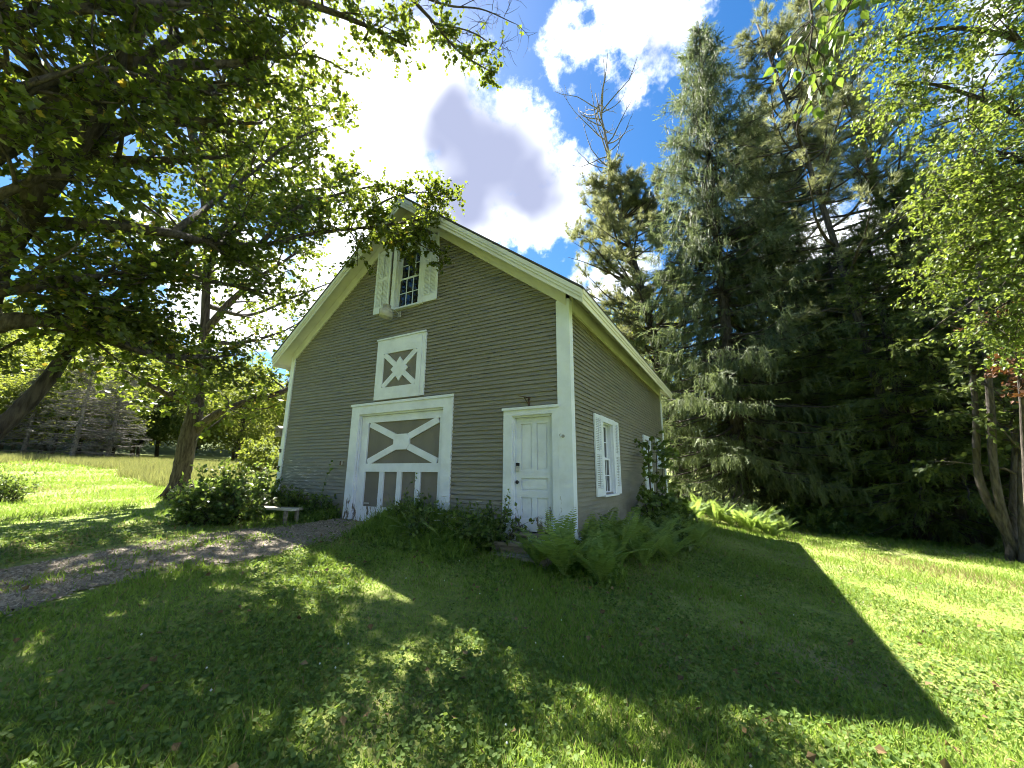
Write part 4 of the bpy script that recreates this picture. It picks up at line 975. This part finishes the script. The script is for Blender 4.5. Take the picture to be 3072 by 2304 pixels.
# trees behind the viewer, which the loft window mirrors
for i, (x, y, s, lab) in enumerate(((-8, -25, 1.35, 'leafy tree behind the viewer, first from the drive side'), (-1, -23, 1.2, 'leafy tree behind the viewer, second from the drive side'), (6, -26, 1.4, 'leafy tree behind the viewer, third from the drive side'), (13, -24, 1.25, 'leafy tree behind the viewer, fourth from the drive side'), (20, -25, 1.35, 'leafy tree behind the viewer, last from the drive side'))):
    root = thing('wood_tree', G(x, y), lab, 'tree', 'leafy trees behind the viewer', rz=i*2.3); root.scale = (s, s, s); obj('trunk', fv[i % 3][0], None, root); obj('crown', fv[i % 3][1], None, root)
def limb_tree(name, base, label, limbs, leaf, mat, tmpl, polys, bark='bark', droop=.5, tilt=.6):
    root = thing(name, base, label, 'tree'); wood = MB(); LP, LD = [], []
    for pts, bl, nb, nt, tl, nl, t0, lift in limbs:
        L = smooth_line(pts, 30); wood.tube(L[:, :3]-base, np.maximum(L[:, 3], .005), 8, .04, rng)
        if nb: w = MB(); ramify(rng, w, LP, LD, L[:, :3], L[:, 3], bl, nb, nt, tl, nl, t0, 0, lift); add_off(wood, w, base)
    wood.build('trunk', MAT[bark], root, True); mb = MB()
    put_leaves(mb, rng, np.concatenate(LP)-base, np.concatenate(LD), leaf, tmpl, polys, droop, tilt); mb.build('crown', mat, root)
    return root
# birch whose hanging boughs come in from the right
b0 = base_at(2440, 12.5)
def tri(p, r): return tuple(p)+(r,)
stem = [tri(b0-np.array([0,0,.1]), .24)]+pix([(2435,900,12.4,.20),(2400,600,12.2,.17),(2380,300,12,.14),(2340,0,11.8,.09),(2300,-250,11.6,.03)])
BL = [(stem, 2.0, 24, 8, .7, 12, .5, -.1)]
for line in ([(2390,420,12.1,.07),(2250,280,11.4,.05),(2080,200,10.8,.035),(1960,180,10.4,.02),(1880,230,10.2,.008)], [(2380,300,12,.07),(2240,110,11.2,.05),(2060,60,10.6,.035),(1930,90,10.2,.015),(1870,150,10,.006)], [(2395,520,12.2,.06),(2260,430,11.6,.045),(2120,390,11,.03),(1990,420,10.6,.012)],
             [(2400,600,12.2,.06),(2280,540,11.6,.045),(2160,520,11.2,.03),(2040,560,11,.01)], [(2350,60,11.9,.06),(2180,-40,11,.045),(2020,-30,10.4,.03),(1900,20,10,.01)], [(2400,640,12.2,.05),(2300,620,11.8,.04),(2200,640,11.6,.02),(2120,690,11.5,.008)], [(2380,340,12,.06),(2260,360,11,.045),(2160,330,10.4,.03),(2080,300,10,.01)], [(2390,480,12,.05),(2300,470,11,.04),(2220,470,10.6,.02),(2150,440,10.4,.01)]):
    BL.append((pix(line), 1.4, 26, 8, .6, 15, .15, -.35))
limb_tree('birch_tree', b0, 'birch with sunlit yellow green hanging boughs coming in from the right', BL, 0.075, MAT['birch'], LEAF_T*np.array([1.25,1,1]), LEAF_P, 'bark', .6, .6)
# basswood just behind and right of the viewer, one bough hangs into the top of the view
o0 = G(16.2, -7.6)
OL = [([tri(o0-np.array([0,0,.1]), .30), tri(o0+np.array([-.1,.1,3]), .25), tri(o0+np.array([-.3,.3,6]), .19), tri(o0+np.array([-.2,.5,9.5]), .06)], 2.0, 14, 7, .6, 7, .5, 0)]
e1 = at(1765, -60, 3.1); e2 = at(1755, 60, 3.0); e3 = at(1742, 150, 3.0)
OL.append(([tri(o0+np.array([-.2,.2,4.6]), .10), tri(at(2300,-500,4.0), .06), tri(at(1950,-260,3.3), .035), tri(e1, .014), tri(e2, .007), tri(e3, .004)], .42, 15, 3, .22, 4, .62, -.5))
OL.append(([tri(at(1950,-260,3.3), .03), tri(at(1870,-60,3.1), .014), tri(at(1835,10,3.05), .006)], .35, 5, 3, .2, 4, .4, -.4))
limb_tree('basswood_tree', o0, 'tree beside the viewer whose broad pointed leaves hang into the top of the view', OL, .085, MAT['bigleaf'], OVATE_T, OVATE_P, 'bark', .9, .7)
# many stemmed tree at the right edge of the wood
b0 = base_at(2158, 17.5)
ML = []
for mi, pts in enumerate(([(2150,1150,17.5,0.112),(2120,1050,17.4,0.090),(2108,900,17.4,0.075),(2095,700,17.5,0.060),(2080,450,17.6,0.038),(2075,250,17.7,0.011)], [(2160,1150,17.5,0.112),(2150,1040,17.3,0.090),(2140,880,17.2,0.083),(2120,650,17.2,0.068),(2105,400,17.2,0.045),(2100,150,17.3,0.015)], [(2172,1150,17.6,0.098),(2190,1060,17.8,0.083),(2192,930,18,0.068),(2180,800,18,0.045),(2168,700,18,0.019)], [(2180,1150,17.6,0.075),(2206,1040,17.4,0.068),(2212,850,17.4,0.056),(2225,600,17.4,0.030)])):
    ML.append(([tuple(b0+np.array([.16*math.cos(mi*1.6), .16*math.sin(mi*1.6), -.12]))+(pts[0][3]*1.2,)]+pix(pts[1:]), 2.0, 18, 7, .7, 10, .3, .1))
limb_tree('many_stemmed_tree', b0, 'tree of several grey stems spreading from one foot at the right edge', ML, .16, MAT['cedar'], LEAF_T*np.array([1.3,1,1]), LEAF_P, 'bark2')
# a rust coloured dead bough tree
b0 = base_at(2215, 15.5)
limb_tree('rusty_leaved_tree', b0, 'small tree with rust brown leaves beside the grey stems', [(pix([(2225,1150,15.5,.07),(2215,1000,15.5,.06),(2205,850,15.4,.04),(2190,740,15.3,.02),(2180,690,15.3,.008)]), .9, 14, 6, .4, 9, .6, 0)], .12, MAT['redleaf'], LEAF_T*np.array([1.4,1,1]), LEAF_P)
print('leaves', nA, nB, 'hill trees', count)

# ------------------------------------------------------------------ ferns
def frond_mesh(k):
    r = np.random.default_rng(70+k); mb = MB(); n = 24; s = np.linspace(0, 1, n)
    L = 1.0; bend = .55+.2*k
    th = math.radians(78)-bend*s*1.15; x = np.cumsum(np.cos(th))*L/n; z = np.cumsum(np.sin(th))*L/n
    R_ = np.stack([x, np.zeros(n)+.02*np.sin(s*4+k), z], -1)
    mb.tube(R_[::3], np.linspace(.007, .002, len(R_[::3])), 3, val=.7)
    w = .165*np.sin(np.pi*np.clip((s-.06)/.98, 0, 1)**.75)**.8+.004
    P, Y, X, Z, S, Vv = [], [], [], [], [], []
    T_ = nrm(np.gradient(R_, axis=0))
    for i in range(2, n):
        for sg in (-1, 1):
            up = np.cross(T_[i], [0, 1, 0]); d = nrm(np.array([0, sg, 0])*1.0+T_[i]*.38+up*(-.12)+r.normal(0, .05, 3))
            zz_ = nrm(np.cross(d, T_[i])*sg); P.append(R_[i]); Y.append(d); X.append(nrm(np.cross(d, zz_))); Z.append(zz_); S.append(w[i]); Vv.append(np.clip(r.normal(.5, .2), 0, 1))
    tm = np.array([(0,0,0),(.13,.25,.02),(.10,.7,.0),(0,1,-.05),(-.10,.7,.0),(-.13,.25,.02)])
    mb.cards(tm, [(0,1,2,3),(0,3,4,5)], np.array(P), np.array(X), np.array(Y), np.array(Z), np.array(S), np.array(Vv))
    me = mb.mesh('frond'); me.materials.append(MAT['fern']); return me
fronds = [frond_mesh(k) for k in range(3)]
rf = random.Random(4)
def ordn(i): return str(i)+('th' if 10 <= i % 100 <= 20 else {1: 'st', 2: 'nd', 3: 'rd'}.get(i % 10, 'th'))
fern_n = [0]
def fern(p, size, label, group, n=9):
    root = thing('fern', p, label, 'fern', group); a0 = rf.uniform(0, 6)
    for i in range(n):
        o = obj('frond', fronds[rf.randrange(3)], None, root); s = size*rf.uniform(.75, 1.1)
        o.location = (.04*math.cos(a0), .04*math.sin(a0), 0); o.scale = (s, s, s*rf.uniform(.85, 1.05)); o.rotation_euler = (rf.uniform(-.12, .12), rf.uniform(-.05, .30), a0+i*6.283/n+rf.uniform(-.25, .25))
    fern_n[0] += 1
    return root
near = [(1215,1248,.95,'large pale fern in front of the door steps, nearest the viewer'),(1290,1262,.72,'low fern at the front right of the fern clump'),(1160,1225,.60,'small fern touching the end of the wooden steps'),(1262,1215,.85,'fern standing against the white corner board'),(1330,1232,.85,'fern right of the barn corner, second along the wall'),(1350,1200,.95,'tall upright fern against the side wall below the shuttered window'),(1390,1225,.80,'outer fern halfway along the clump'),(1420,1196,.85,'fern below the right shutter of the side window'),(1450,1215,.70,'outer fern right of the middle of the clump'),(1470,1180,.80,'fern at the foot of the creeping sapling'),(1500,1190,.62,'low outer fern near the far end of the clump'),(1520,1170,.60,'last low fern at the far end of the clump'),(1305,1195,.9,'fern tight against the clapboards beside the corner'),(1440,1165,.8,'fern behind the sapling near the side door')]
for px, py, s, lab in near:
    p = gpt(px, py); fern(p, s*1.18, lab, 'ferns round the barn corner', 11)
rl = random.Random(9)
for i in range(20):                                   # fern bed at the foot of the wood
    px = 1450+i*(12.5 if i < 21 else 28)+rl.uniform(-14, 14); dist = 17.2+rl.uniform(-.7, 2.2)-max(0, 1700-px)*.0004-(px-1450)*.003*(px < 1700)-.75*(px >= 1700)
    p = at(px, 1050, dist)
    zone = 'just past the barn corner' if px < 1560 else ('under the tallest spruce' if px < 1740 else ('under the second spruce' if px < 1900 else 'at the foot of the cedars'))
    fern(G(p[0], p[1]), rl.uniform(.6, 1.3) if px < 1720 else rl.uniform(.45, .8), '%s fern from the barn in the fern bed, %s' % (ordn(i+1), zone), 'ferns in the bed at the foot of the wood', 8)

# ------------------------------------------------------------------ shrubs and weeds
def shrub(name, p, label, rx, ry, h, n_stem, leaf, per, mat, tmpl=LEAF_T, polys=LEAF_P, cat='shrub', lean=.6, wide=1.2):
    root = thing(name, p, label, cat); wood = MB(); LP, LD = [], []
    for k in range(n_stem):
        a = rng.uniform(0, 6.283); rr = rng.uniform(0, 1)**.6; c = np.array([rx*.45*rr*math.cos(a), ry*.45*rr*math.sin(a), -.03])
        top = np.array([rx*rr*math.cos(a), ry*rr*math.sin(a), h*(1-.55*rr**2)*rng.uniform(.65, 1.1)])
        st_ = wiggle(rng, c, top-c, np.linalg.norm(top-c), 6, .10, -.1*lean); wood.tube(st_, np.linspace(.011, .003, len(st_)), 4)
        for q, d in zip(*along(st_, rng.uniform(.12, 1, 9))):
            tw = wiggle(rng, q, d*.6+rng.normal(0, .7, 3)+np.array([0, 0, .1]), rng.uniform(.12, .34), 3, .2, 0); wood.tube(tw, np.linspace(.004, .002, len(tw)), 3)
            lp, ld = along(tw, rng.uniform(.1, 1, per)); LP.append(lp+rng.normal(0, .02, lp.shape)); LD.append(ld+rng.normal(0, .6, ld.shape))
    wood.build('stem', MAT['bark'], root, True); mb = MB()
    put_leaves(mb, rng, np.concatenate(LP), np.concatenate(LD), leaf, tmpl*np.array([wide, 1, 1]), polys, .2, .6); mb.build('foliage', mat, root)
    return root
p = gpt(470, 1128); dB = float(np.linalg.norm((p-CAM)[:2]))
shrub('lilac_bush', p, 'rounded dark bush at the left front corner of the barn', 1.0, .85, 1.12, 70, .09, 7, MAT['bush'])
p = at(555, 1060, 12.2); shrub('lilac_bush', G(p[0], p[1]), 'taller bush with sunlit shoots tight against the left corner post', .75, .6, 1.25, 46, .085, 7, MAT['bush'])
p = gpt(425, 1132); shrub('lilac_bush', p, 'low outer shoots of bush nearest the old maple', .6, .55, .75, 34, .085, 7, MAT['bush'])
p = gpt(-5, 1085); shrub('small_shrub', p, 'small grey green shrub at the left edge of the lawn', .6, .6, .7, 30, .07, 7, MAT['bush'])
p = at(560, 1000, 30); shrub('far_shrub', G(p[0], p[1]), 'round airy shrub in the hay field beside the barn corner', 1.6, 1.6, 2.6, 50, .17, 8, MAT['hillleaf'])
p = gpt(1960, 1148); shrub('leafy_shrub', p, 'sunlit light green shrub at the lawn edge below the cedars', .75, .6, 1.3, 36, .14, 7, MAT['birch'])
p = gpt(1720, 1140); shrub('leafy_shrub', p, 'dark low shrub under the second spruce', .9, .6, .9, 36, .14, 7, MAT['bush'])
for i, (px, s, lab) in enumerate(((1800, .9, 'dark undergrowth shrub right of the second spruce'), (1860, .8, 'dark undergrowth shrub left of the sunlit shrub'), (2040, 1.0, 'dark undergrowth shrub right of the sunlit shrub'), (2110, .9, 'dark undergrowth shrub at the foot of the grey stems'), (2190, 1.0, 'dark undergrowth shrub at the right edge of the lawn'))):
    p = gpt(px, 1150+(px-1720)*.06); shrub('undergrowth_shrub', p, lab, 1.0, .7, .9*s, 34, .14, 7, MAT['bush'])
for px, py, h, lab in ((1830, 1150, 2.2, 'broad leaved sapling right of the second spruce'), (1925, 1152, 1.7, 'broad leaved sapling behind the sunlit shrub'), (2010, 1158, 3.6, 'tall broad leaved sapling before the dark cedars'), (2085, 1165, 2.6, 'broad leaved sapling left of the grey stems'), (2135, 1168, 1.6, 'low broad leaved sapling at the foot of the grey stems')):
    shrub('understory_sapling', gpt(px, py), lab, .35*h, .3*h, h, 22, .20, 5, MAT['bush'], cat='sapling', wide=1.4)
# creeping sapling against the side wall
def sapling(root_p, label, stems):
    root = thing('maple_sapling', root_p, label, 'sapling'); wood = MB(); LP, LD = [], []
    for pts in stems:
        L = smooth_line([tuple(np.array(q[:3])-root_p)+(q[3],) for q in pts], 18); wood.tube(L[:, :3], L[:, 3], 5)
        for q, d in zip(*along(L[:, :3], rng.uniform(.2, 1, 24))):
            tw = wiggle(rng, q, d*.3+np.array([.7, -.3, 0])*rng.uniform(-.3, 1)+rng.normal(0, .5, 3), rng.uniform(.2, .6), 3, .2, -.1); wood.tube(tw, np.linspace(.005, .002, len(tw)), 3)
            lp, ld = along(tw, rng.uniform(.2, 1, 8)); LP.append(lp); LD.append(ld+np.array([.3, -.2, 0])+rng.normal(0, .5, ld.shape))
    wood.build('stem', MAT['bark'], root, True); mb = MB(); put_leaves(mb, rng, np.concatenate(LP), np.concatenate(LD), .125, MAPLE_T, MAPLE_P, .5, .6); mb.build('foliage', MAT['bush'], root)
sp = G(8.95, 4.3)
sapling(sp, 'maple sapling growing up against the side wall in front of the side door', [[tuple(sp)+(.02,), (8.9,4.2,1.0,.016), (8.85,4.4,1.8,.010), (8.8,5.0,2.4,.004)], [tuple(sp)+(.018,), (8.95,4.8,1.1,.014), (8.9,5.4,2.0,.010), (8.85,5.9,2.75,.004)], [tuple(sp)+(.016,), (9.0,5.2,.9,.012), (8.95,6.0,1.7,.008), (8.9,6.8,2.5,.004)], [tuple(sp)+(.014,), (8.85,3.7,.8,.010), (8.8,3.6,1.3,.004)], [tuple(sp)+(.014,), (9.1,4.8,.6,.010), (9.1,5.4,1.2,.004)]])

for x, y, h, lab in ((8.95, 5.9, 1.0, 'leafy shrub at the foot of the side door'), (9.0, 7.3, .8, 'leafy shrub near the back end of the side wall'), (9.3, 3.3, .6, 'low leafy shrub among the ferns below the side window')):
    shrub('leafy_shrub', G(x, y), lab, .5, .6, h, 24, .11, 6, MAT['bush'], wide=1.4)
# tall weeds along the foot of the front wall (nobody could count them)
BLADE_T = np.array([(-.5,0,0),(.5,0,0),(.36,.55,.10),(-.36,.55,.10),(0,1,.34)]); BLADE_P = [(0,1,2,3),(3,2,4)]
TRI_T = np.array([(-.5,0,0),(.5,0,0),(0,1,.22)]); TRI_P = [(0,1,2)]
def blades(mb, rng, P, L, wd, val, tri=False, lean=.35):
    n = len(P); d = nrm(np.array([0, 0, 1.0])+np.concatenate([rng.normal(0, lean, (n, 2)), np.zeros((n, 1))], 1))
    a = rng.uniform(0, 6.283, n); h = np.stack([np.cos(a), np.sin(a), np.zeros(n)], -1); X = nrm(np.cross(d, h)); Z = nrm(np.cross(X, d))
    t = TRI_T if tri else BLADE_T; ps = TRI_P if tri else BLADE_P
    mm = len(t); L = L[:, None, None]; w_ = wd[:, None, None]
    V = P[:, None, :]+w_*t[None, :, 0:1]*X[:, None, :]+L*(t[None, :, 1:2]*d[:, None, :]+t[None, :, 2:3]*Z[:, None, :])
    off = (np.arange(n)*mm)[:, None]+mb.n; mb.v.append(V.reshape(-1, 3)); mb.n += n*mm
    for f in ps: mb.p.append(off+np.array(f)[None, :]); mb.a.append(val)
def wall_patch(x0, x1, depth, n):
    x = rng.uniform(x0, x1, n); y = -.06-depth*rng.beta(1.2, 2.0, n); return np.stack([x, y, gh(x, y)], -1)
wm, cm = MB(), MB()
for (x0, x1, dep, n, h) in ((.05, 2.75, .9, 2600, .34), (4.6, 7.05, 1.5, 9000, .62), (3.9, 4.7, .5, 700, .3), (8.3, 9.3, .9, 900, .3)):
    P = wall_patch(x0, x1, dep, n); hh = h*np.clip(1.1-np.abs(P[:, 1])/dep*.8, .3, 1)*rng.uniform(.5, 1.3, n)
    blades(wm, rng, P, hh, .009+.006*rng.random(n), np.clip(rng.normal(.35, .22, n), 0, .9))
    m_ = int(n*.9); Q = wall_patch(x0, x1, dep, m_); Q[:, 2] += rng.uniform(.03, 1, m_)*h*.8*np.clip(1.1-np.abs(Q[:, 1])/dep, .2, 1)
    put_leaves(cm, rng, Q, rng.normal(0, 1, (m_, 3)), .075, LEAF_T*np.array([1.5,1,1]), LEAF_P, .1, .5)
tag(wm.build('weed_grass', MAT['grass']), 'tall uncut grass along the foot of the barn front', kind='stuff')
tag(cm.build('weed_leaves', MAT['clover']), 'dark leafy weeds along the foot of the barn front', kind='stuff')
for i, (x, y, h, lab) in enumerate(((4.9,-.35,.55,'leafy weed clump before the right end of the sliding door'),(5.45,-.5,.75,'leafy weed clump at the foot of the right door casing'),(5.85,-.9,.5,'low leafy weed clump in front of the wild carrots'),(6.3,-.45,.6,'leafy weed clump among the wild carrots'),(6.75,-.75,.6,'leafy weed clump left of the wooden steps'),(7.0,-.35,.8,'tall leafy weed clump at the left casing of the entry door'),(2.3,-.35,.5,'leafy weed clump left of the sliding door'),(1.3,-.4,.6,'leafy weed clump below the peeling clapboards'),(.5,-.45,.55,'leafy weed clump beside the plank bench'))):
    shrub('leafy_weed', G(x, y), lab, .42, .35, h, 16, .075, 6, MAT['bush'], cat='weed', wide=1.4)
for x, y, s_, lab in ((5.6,-.75,.8,'fern among the weeds before the right door casing'),(6.5,-.95,.7,'fern among the weeds left of the steps'),(6.1,-.3,.75,'fern close to the clapboards between the two doors')):
    fern(G(x, y), s_, lab, 'ferns between the two doors', 9)
# white umbel flowers and dry stalks in front of the clapboards
def umbel(p, h, label, bend):
    root = thing('wild_carrot', p, label, 'flower', 'wild carrots before the barn front'); L = wiggle(rng, (0, 0, 0), (bend, -.1, 1), h, 6, .06, .1)
    MB().tube(L, np.linspace(.005, .002, len(L)), 4).build('stalk', MAT['clover'], root)
    hd = MB(); c = L[-1]
    for i in range(26):
        a = i*2.4; r = .055*math.sqrt(i/26); q = np.array([r*math.cos(a), r*math.sin(a), .02-r*.15])+c
        hd.add([q+np.array([.009*math.cos(t), .009*math.sin(t), .002*math.sin(t*3)]) for t in np.linspace(0, 6.283, 6)[:-1]], [(0,1,2,3,4)], rng.random())
    hd.build('flower_head', MAT['flower'], root)
names = ['tallest', 'leftmost', 'lowest', 'bent', 'upright', 'small headed', 'rightmost', 'middle', 'paired']
for i, (x, y, h) in enumerate(((6.05,-.25,.80),(5.92,-.40,.66),(6.12,-.55,.52),(6.2,-.35,.72),(6.3,-.75,.46),(6.0,-.65,.56),(6.95,-.30,.82),(6.4,-.6,.50),(6.9,-.5,.68))):
    umbel(G(x, y), h, names[i]+' white wild carrot flower in the weeds before the clapboards', rng.normal(0, .12))
for i, (x, y, h, lab) in enumerate(((4.95,-.3,1.0,'dry brown weed stalk before the right end of the sliding door'),(5.25,-.35,.95,'dry weed stalk beside the right casing of the sliding door'),(5.5,-.3,1.15,'tallest dry weed stalk at the right casing of the sliding door'),(7.22,-.4,1.0,'dry forked weed stalk before the entry door'),(2.1,-.25,1.15,'tall dark weed against the peeling clapboards left of the sliding door'))):
    root = thing('weed_stalk', G(x, y), lab, 'weed'); mb = MB(); L = wiggle(rng, (0,0,0), (rng.normal(0,.1),-.05,1), h, 7, .06); mb.tube(L, np.linspace(.006,.002,len(L)), 4); LP, LD = [], []
    for q, d in zip(*along(L, rng.uniform(.35, 1, 8))):
        b = wiggle(rng, q, d*.6+rng.normal(0,.6,3), rng.uniform(.08,.22), 3, .15, .3); mb.tube(b, np.linspace(.003,.0015,len(b)), 3); lp, ld = along(b, rng.uniform(.3,1,3)); LP.append(lp); LD.append(ld)
    mb.build('stalk', MAT['oldwood'] if i < 4 else MAT['clover'], root); lf = MB(); put_leaves(lf, rng, np.concatenate(LP), np.concatenate(LD), .05 if i < 4 else .10, LEAF_T*np.array([1.2,1,1]), LEAF_P, .4, .6); lf.build('foliage', MAT['clover'], root)

# ------------------------------------------------------------------ lawn: blades, clover, pebbles
def polar(n, r0, r1, a0, a1, pw):
    u_ = rng.random(n); r = (r0**pw+u_*(r1**pw-r0**pw))**(1/pw); a = YAW+np.radians(rng.uniform(a0, a1, n))
    return np.stack([CAM[0]+r*np.sin(a), CAM[1]+r*np.cos(a)], -1), r
def patch(P, f, s): return np.sin(P[:, 0]*f+s)*np.sin(P[:, 1]*f*1.13+s*2.1)+.6*np.sin(P[:, 0]*f*2.3-s+P[:, 1]*f*1.7)
def clear(P):
    inb = (P[:, 0] > -.1) & (P[:, 0] < BW+.1) & (P[:, 1] > -.05) & (P[:, 1] < BD+.1)
    s, lat = drive_uv(P)
    edge = s+rng.normal(0, .10, len(P))-.20*patch(P, 2.1, 1.3); strip = (np.abs(lat-.05+.1*patch(P, 1.3, .2)) < .24) & (rng.random(len(P)) < .5)
    return ~inb & ((edge < .12) | strip | (rng.random(len(P)) < .06))
for nm, n, r0, r1, pw, tri, k in (('near_grass', 112000, 1.5, 7, .9, False, 1.0), ('lawn_grass', 190000, 6.5, 24, .75, True, 1.5), ('field_grass', 70000, 22, 60, .8, True, 3.2)):
    P, r = polar(n, r0, r1, -58, 58 if k < 3 else -8, pw); ok = clear(P); P = P[ok]; r = r[ok]; n = len(P)
    tall = np.clip(patch(P, .9, 1.0)+.5*patch(P, 3.1, .3), -1, 1.6); L = (.040+.024*tall)*rng.uniform(.5, 1.5, n)*(1+.055*r); wd = (.0042+.0011*r)*rng.uniform(.7, 1.3, n)
    dry = np.clip(patch(P, .55, 3.3)-.55, 0, 1); v = np.clip(rng.normal(.48, .2, n)+.12*patch(P, 1.7, .4), 0, .92); v = np.where(rng.random(n) < .06+.6*dry, 1.0, v)
    mb = MB(); blades(mb, rng, np.concatenate([P, gh(P[:, 0], P[:, 1])[:, None]-.004], 1), np.maximum(L, .02), wd, v, tri, .5); tag(mb.build(nm, MAT['grass']), {'near_grass': 'grass blades of the lawn close to the viewer', 'lawn_grass': 'mown grass of the lawn round the barn', 'field_grass': 'bright grass of the field to the left'}[nm], kind='stuff')
P, r = polar(75000, 1.5, 11, -58, 58, 1.0); den = patch(P, 1.1, 2.2)+.35*rng.normal(0, 1, len(P)); ok = clear(P) & (den > -.15); P = P[ok]; n = len(P)
mb = MB(); Q = np.concatenate([P, (gh(P[:, 0], P[:, 1])+rng.uniform(.012, .055, n))[:, None]], 1)
D = rng.normal(0, 1, (n, 3))*np.array([1, 1, .15]); put_leaves(mb, rng, Q, nrm(D), .034*(1+.03*r[ok]), LEAF_T*np.array([1.6,1,1]), LEAF_P, .05, .38); tag(mb.build('clover', MAT['clover']), 'clover and plantain leaves among the lawn grass', kind='stuff')
# a few white clover heads
P, r = polar(45, 2.2, 9, -40, 40, 1.0); ok = clear(P); P = P[ok]; mb = MB()
OCT = np.array([(1,0,0),(-1,0,0),(0,1,0),(0,-1,0),(0,0,1.1),(0,0,-1)]); OF = [(0,2,4),(2,1,4),(1,3,4),(3,0,4),(2,0,5),(1,2,5),(3,1,5),(0,3,5)]; n = len(P); I3 = np.eye(3)
mb.cards(OCT, OF, np.concatenate([P, (gh(P[:, 0], P[:, 1])+.06)[:, None]], 1), np.tile(I3[0], (n,1)), np.tile(I3[1], (n,1)), np.tile(I3[2], (n,1)), .009, rng.random(n)); tag(mb.build('clover_flowers', MAT['flower']), 'scattered white clover heads in the lawn', kind='stuff')
# fallen leaves
P, r = polar(420, 2.0, 12, -55, 55, 1.2); n = len(P); mb = MB(); put_leaves(mb, rng, np.concatenate([P, (gh(P[:, 0], P[:, 1])+.055)[:, None]], 1)[~((P[:, 0] < BW+.1) & (P[:, 1] > -.1))], nrm(rng.normal(0, 1, (n, 3))*np.array([1, 1, .1]))[~((P[:, 0] < BW+.1) & (P[:, 1] > -.1))], .055, LEAF_T*np.array([1.5,1,2]), LEAF_P, 0, .5); tag(mb.build('fallen_leaves', MAT['deadleaf']), 'a few brown fallen leaves on the lawn', kind='stuff')
# hay at the far side of the field
n = 60000; px = rng.uniform(-100, 640, n); dist = rng.uniform(20, 52, n)
dirs = np.array([at(q, 1000, 1.0)-CAM for q in np.linspace(-100, 640, 200)]); d2 = np.stack([np.interp(px, np.linspace(-100, 640, 200), dirs[:, k]) for k in range(2)], -1)
P = CAM[:2]+d2*dist[:, None]; keep = (dist > 38+4*np.sin(px*.02)) | ((px > 260) & (dist > 24+3*np.sin(px*.03))); P = P[keep]; n = len(P)
mb = MB(); blades(mb, rng, np.concatenate([P, gh(P[:, 0], P[:, 1])[:, None]], 1), rng.uniform(.2, .55, n), rng.uniform(.02, .05, n), np.clip(rng.normal(.5, .28, n), 0, 1), True, .3); tag(mb.build('hay_grass', MAT['hay']), 'tall straw coloured hay at the far side of the field', kind='stuff')
# loose stones on the drive
n = 15000; i = rng.integers(0, len(farE)-1, n); t = rng.random(n)[:, None]; q = rng.beta(1.1, 1.1, n)[:, None]
P = (nearE[i]*(1-t)+nearE[i+1]*t)*(1-q)+(farE[i]*(1-t)+farE[i+1]*t)*q; P += rng.normal(0, .06, P.shape)
mb = MB(); a = rng.uniform(0, 6.283, n); X = np.stack([np.cos(a), np.sin(a), np.zeros(n)], -1); Y = np.stack([-np.sin(a), np.cos(a), np.zeros(n)], -1)*rng.uniform(.6, 1, (n, 1)); Z = np.tile([0, 0, .6], (n, 1))
mb.cards(OCT, OF[:4], np.concatenate([P, (gh(P[:, 0], P[:, 1])+.014)[:, None]], 1), X, Y, Z, rng.gamma(2.5, .0035, n)+.003, rng.random(n)); tag(mb.build('gravel_stones', MAT['pebble']), 'loose grey stones on the drive', kind='stuff')
tris = sum(len(o.data.loops)-2*len(o.data.polygons) for o in sc.objects if o.type == 'MESH'); print('TRIS', tris, len(sc.objects))
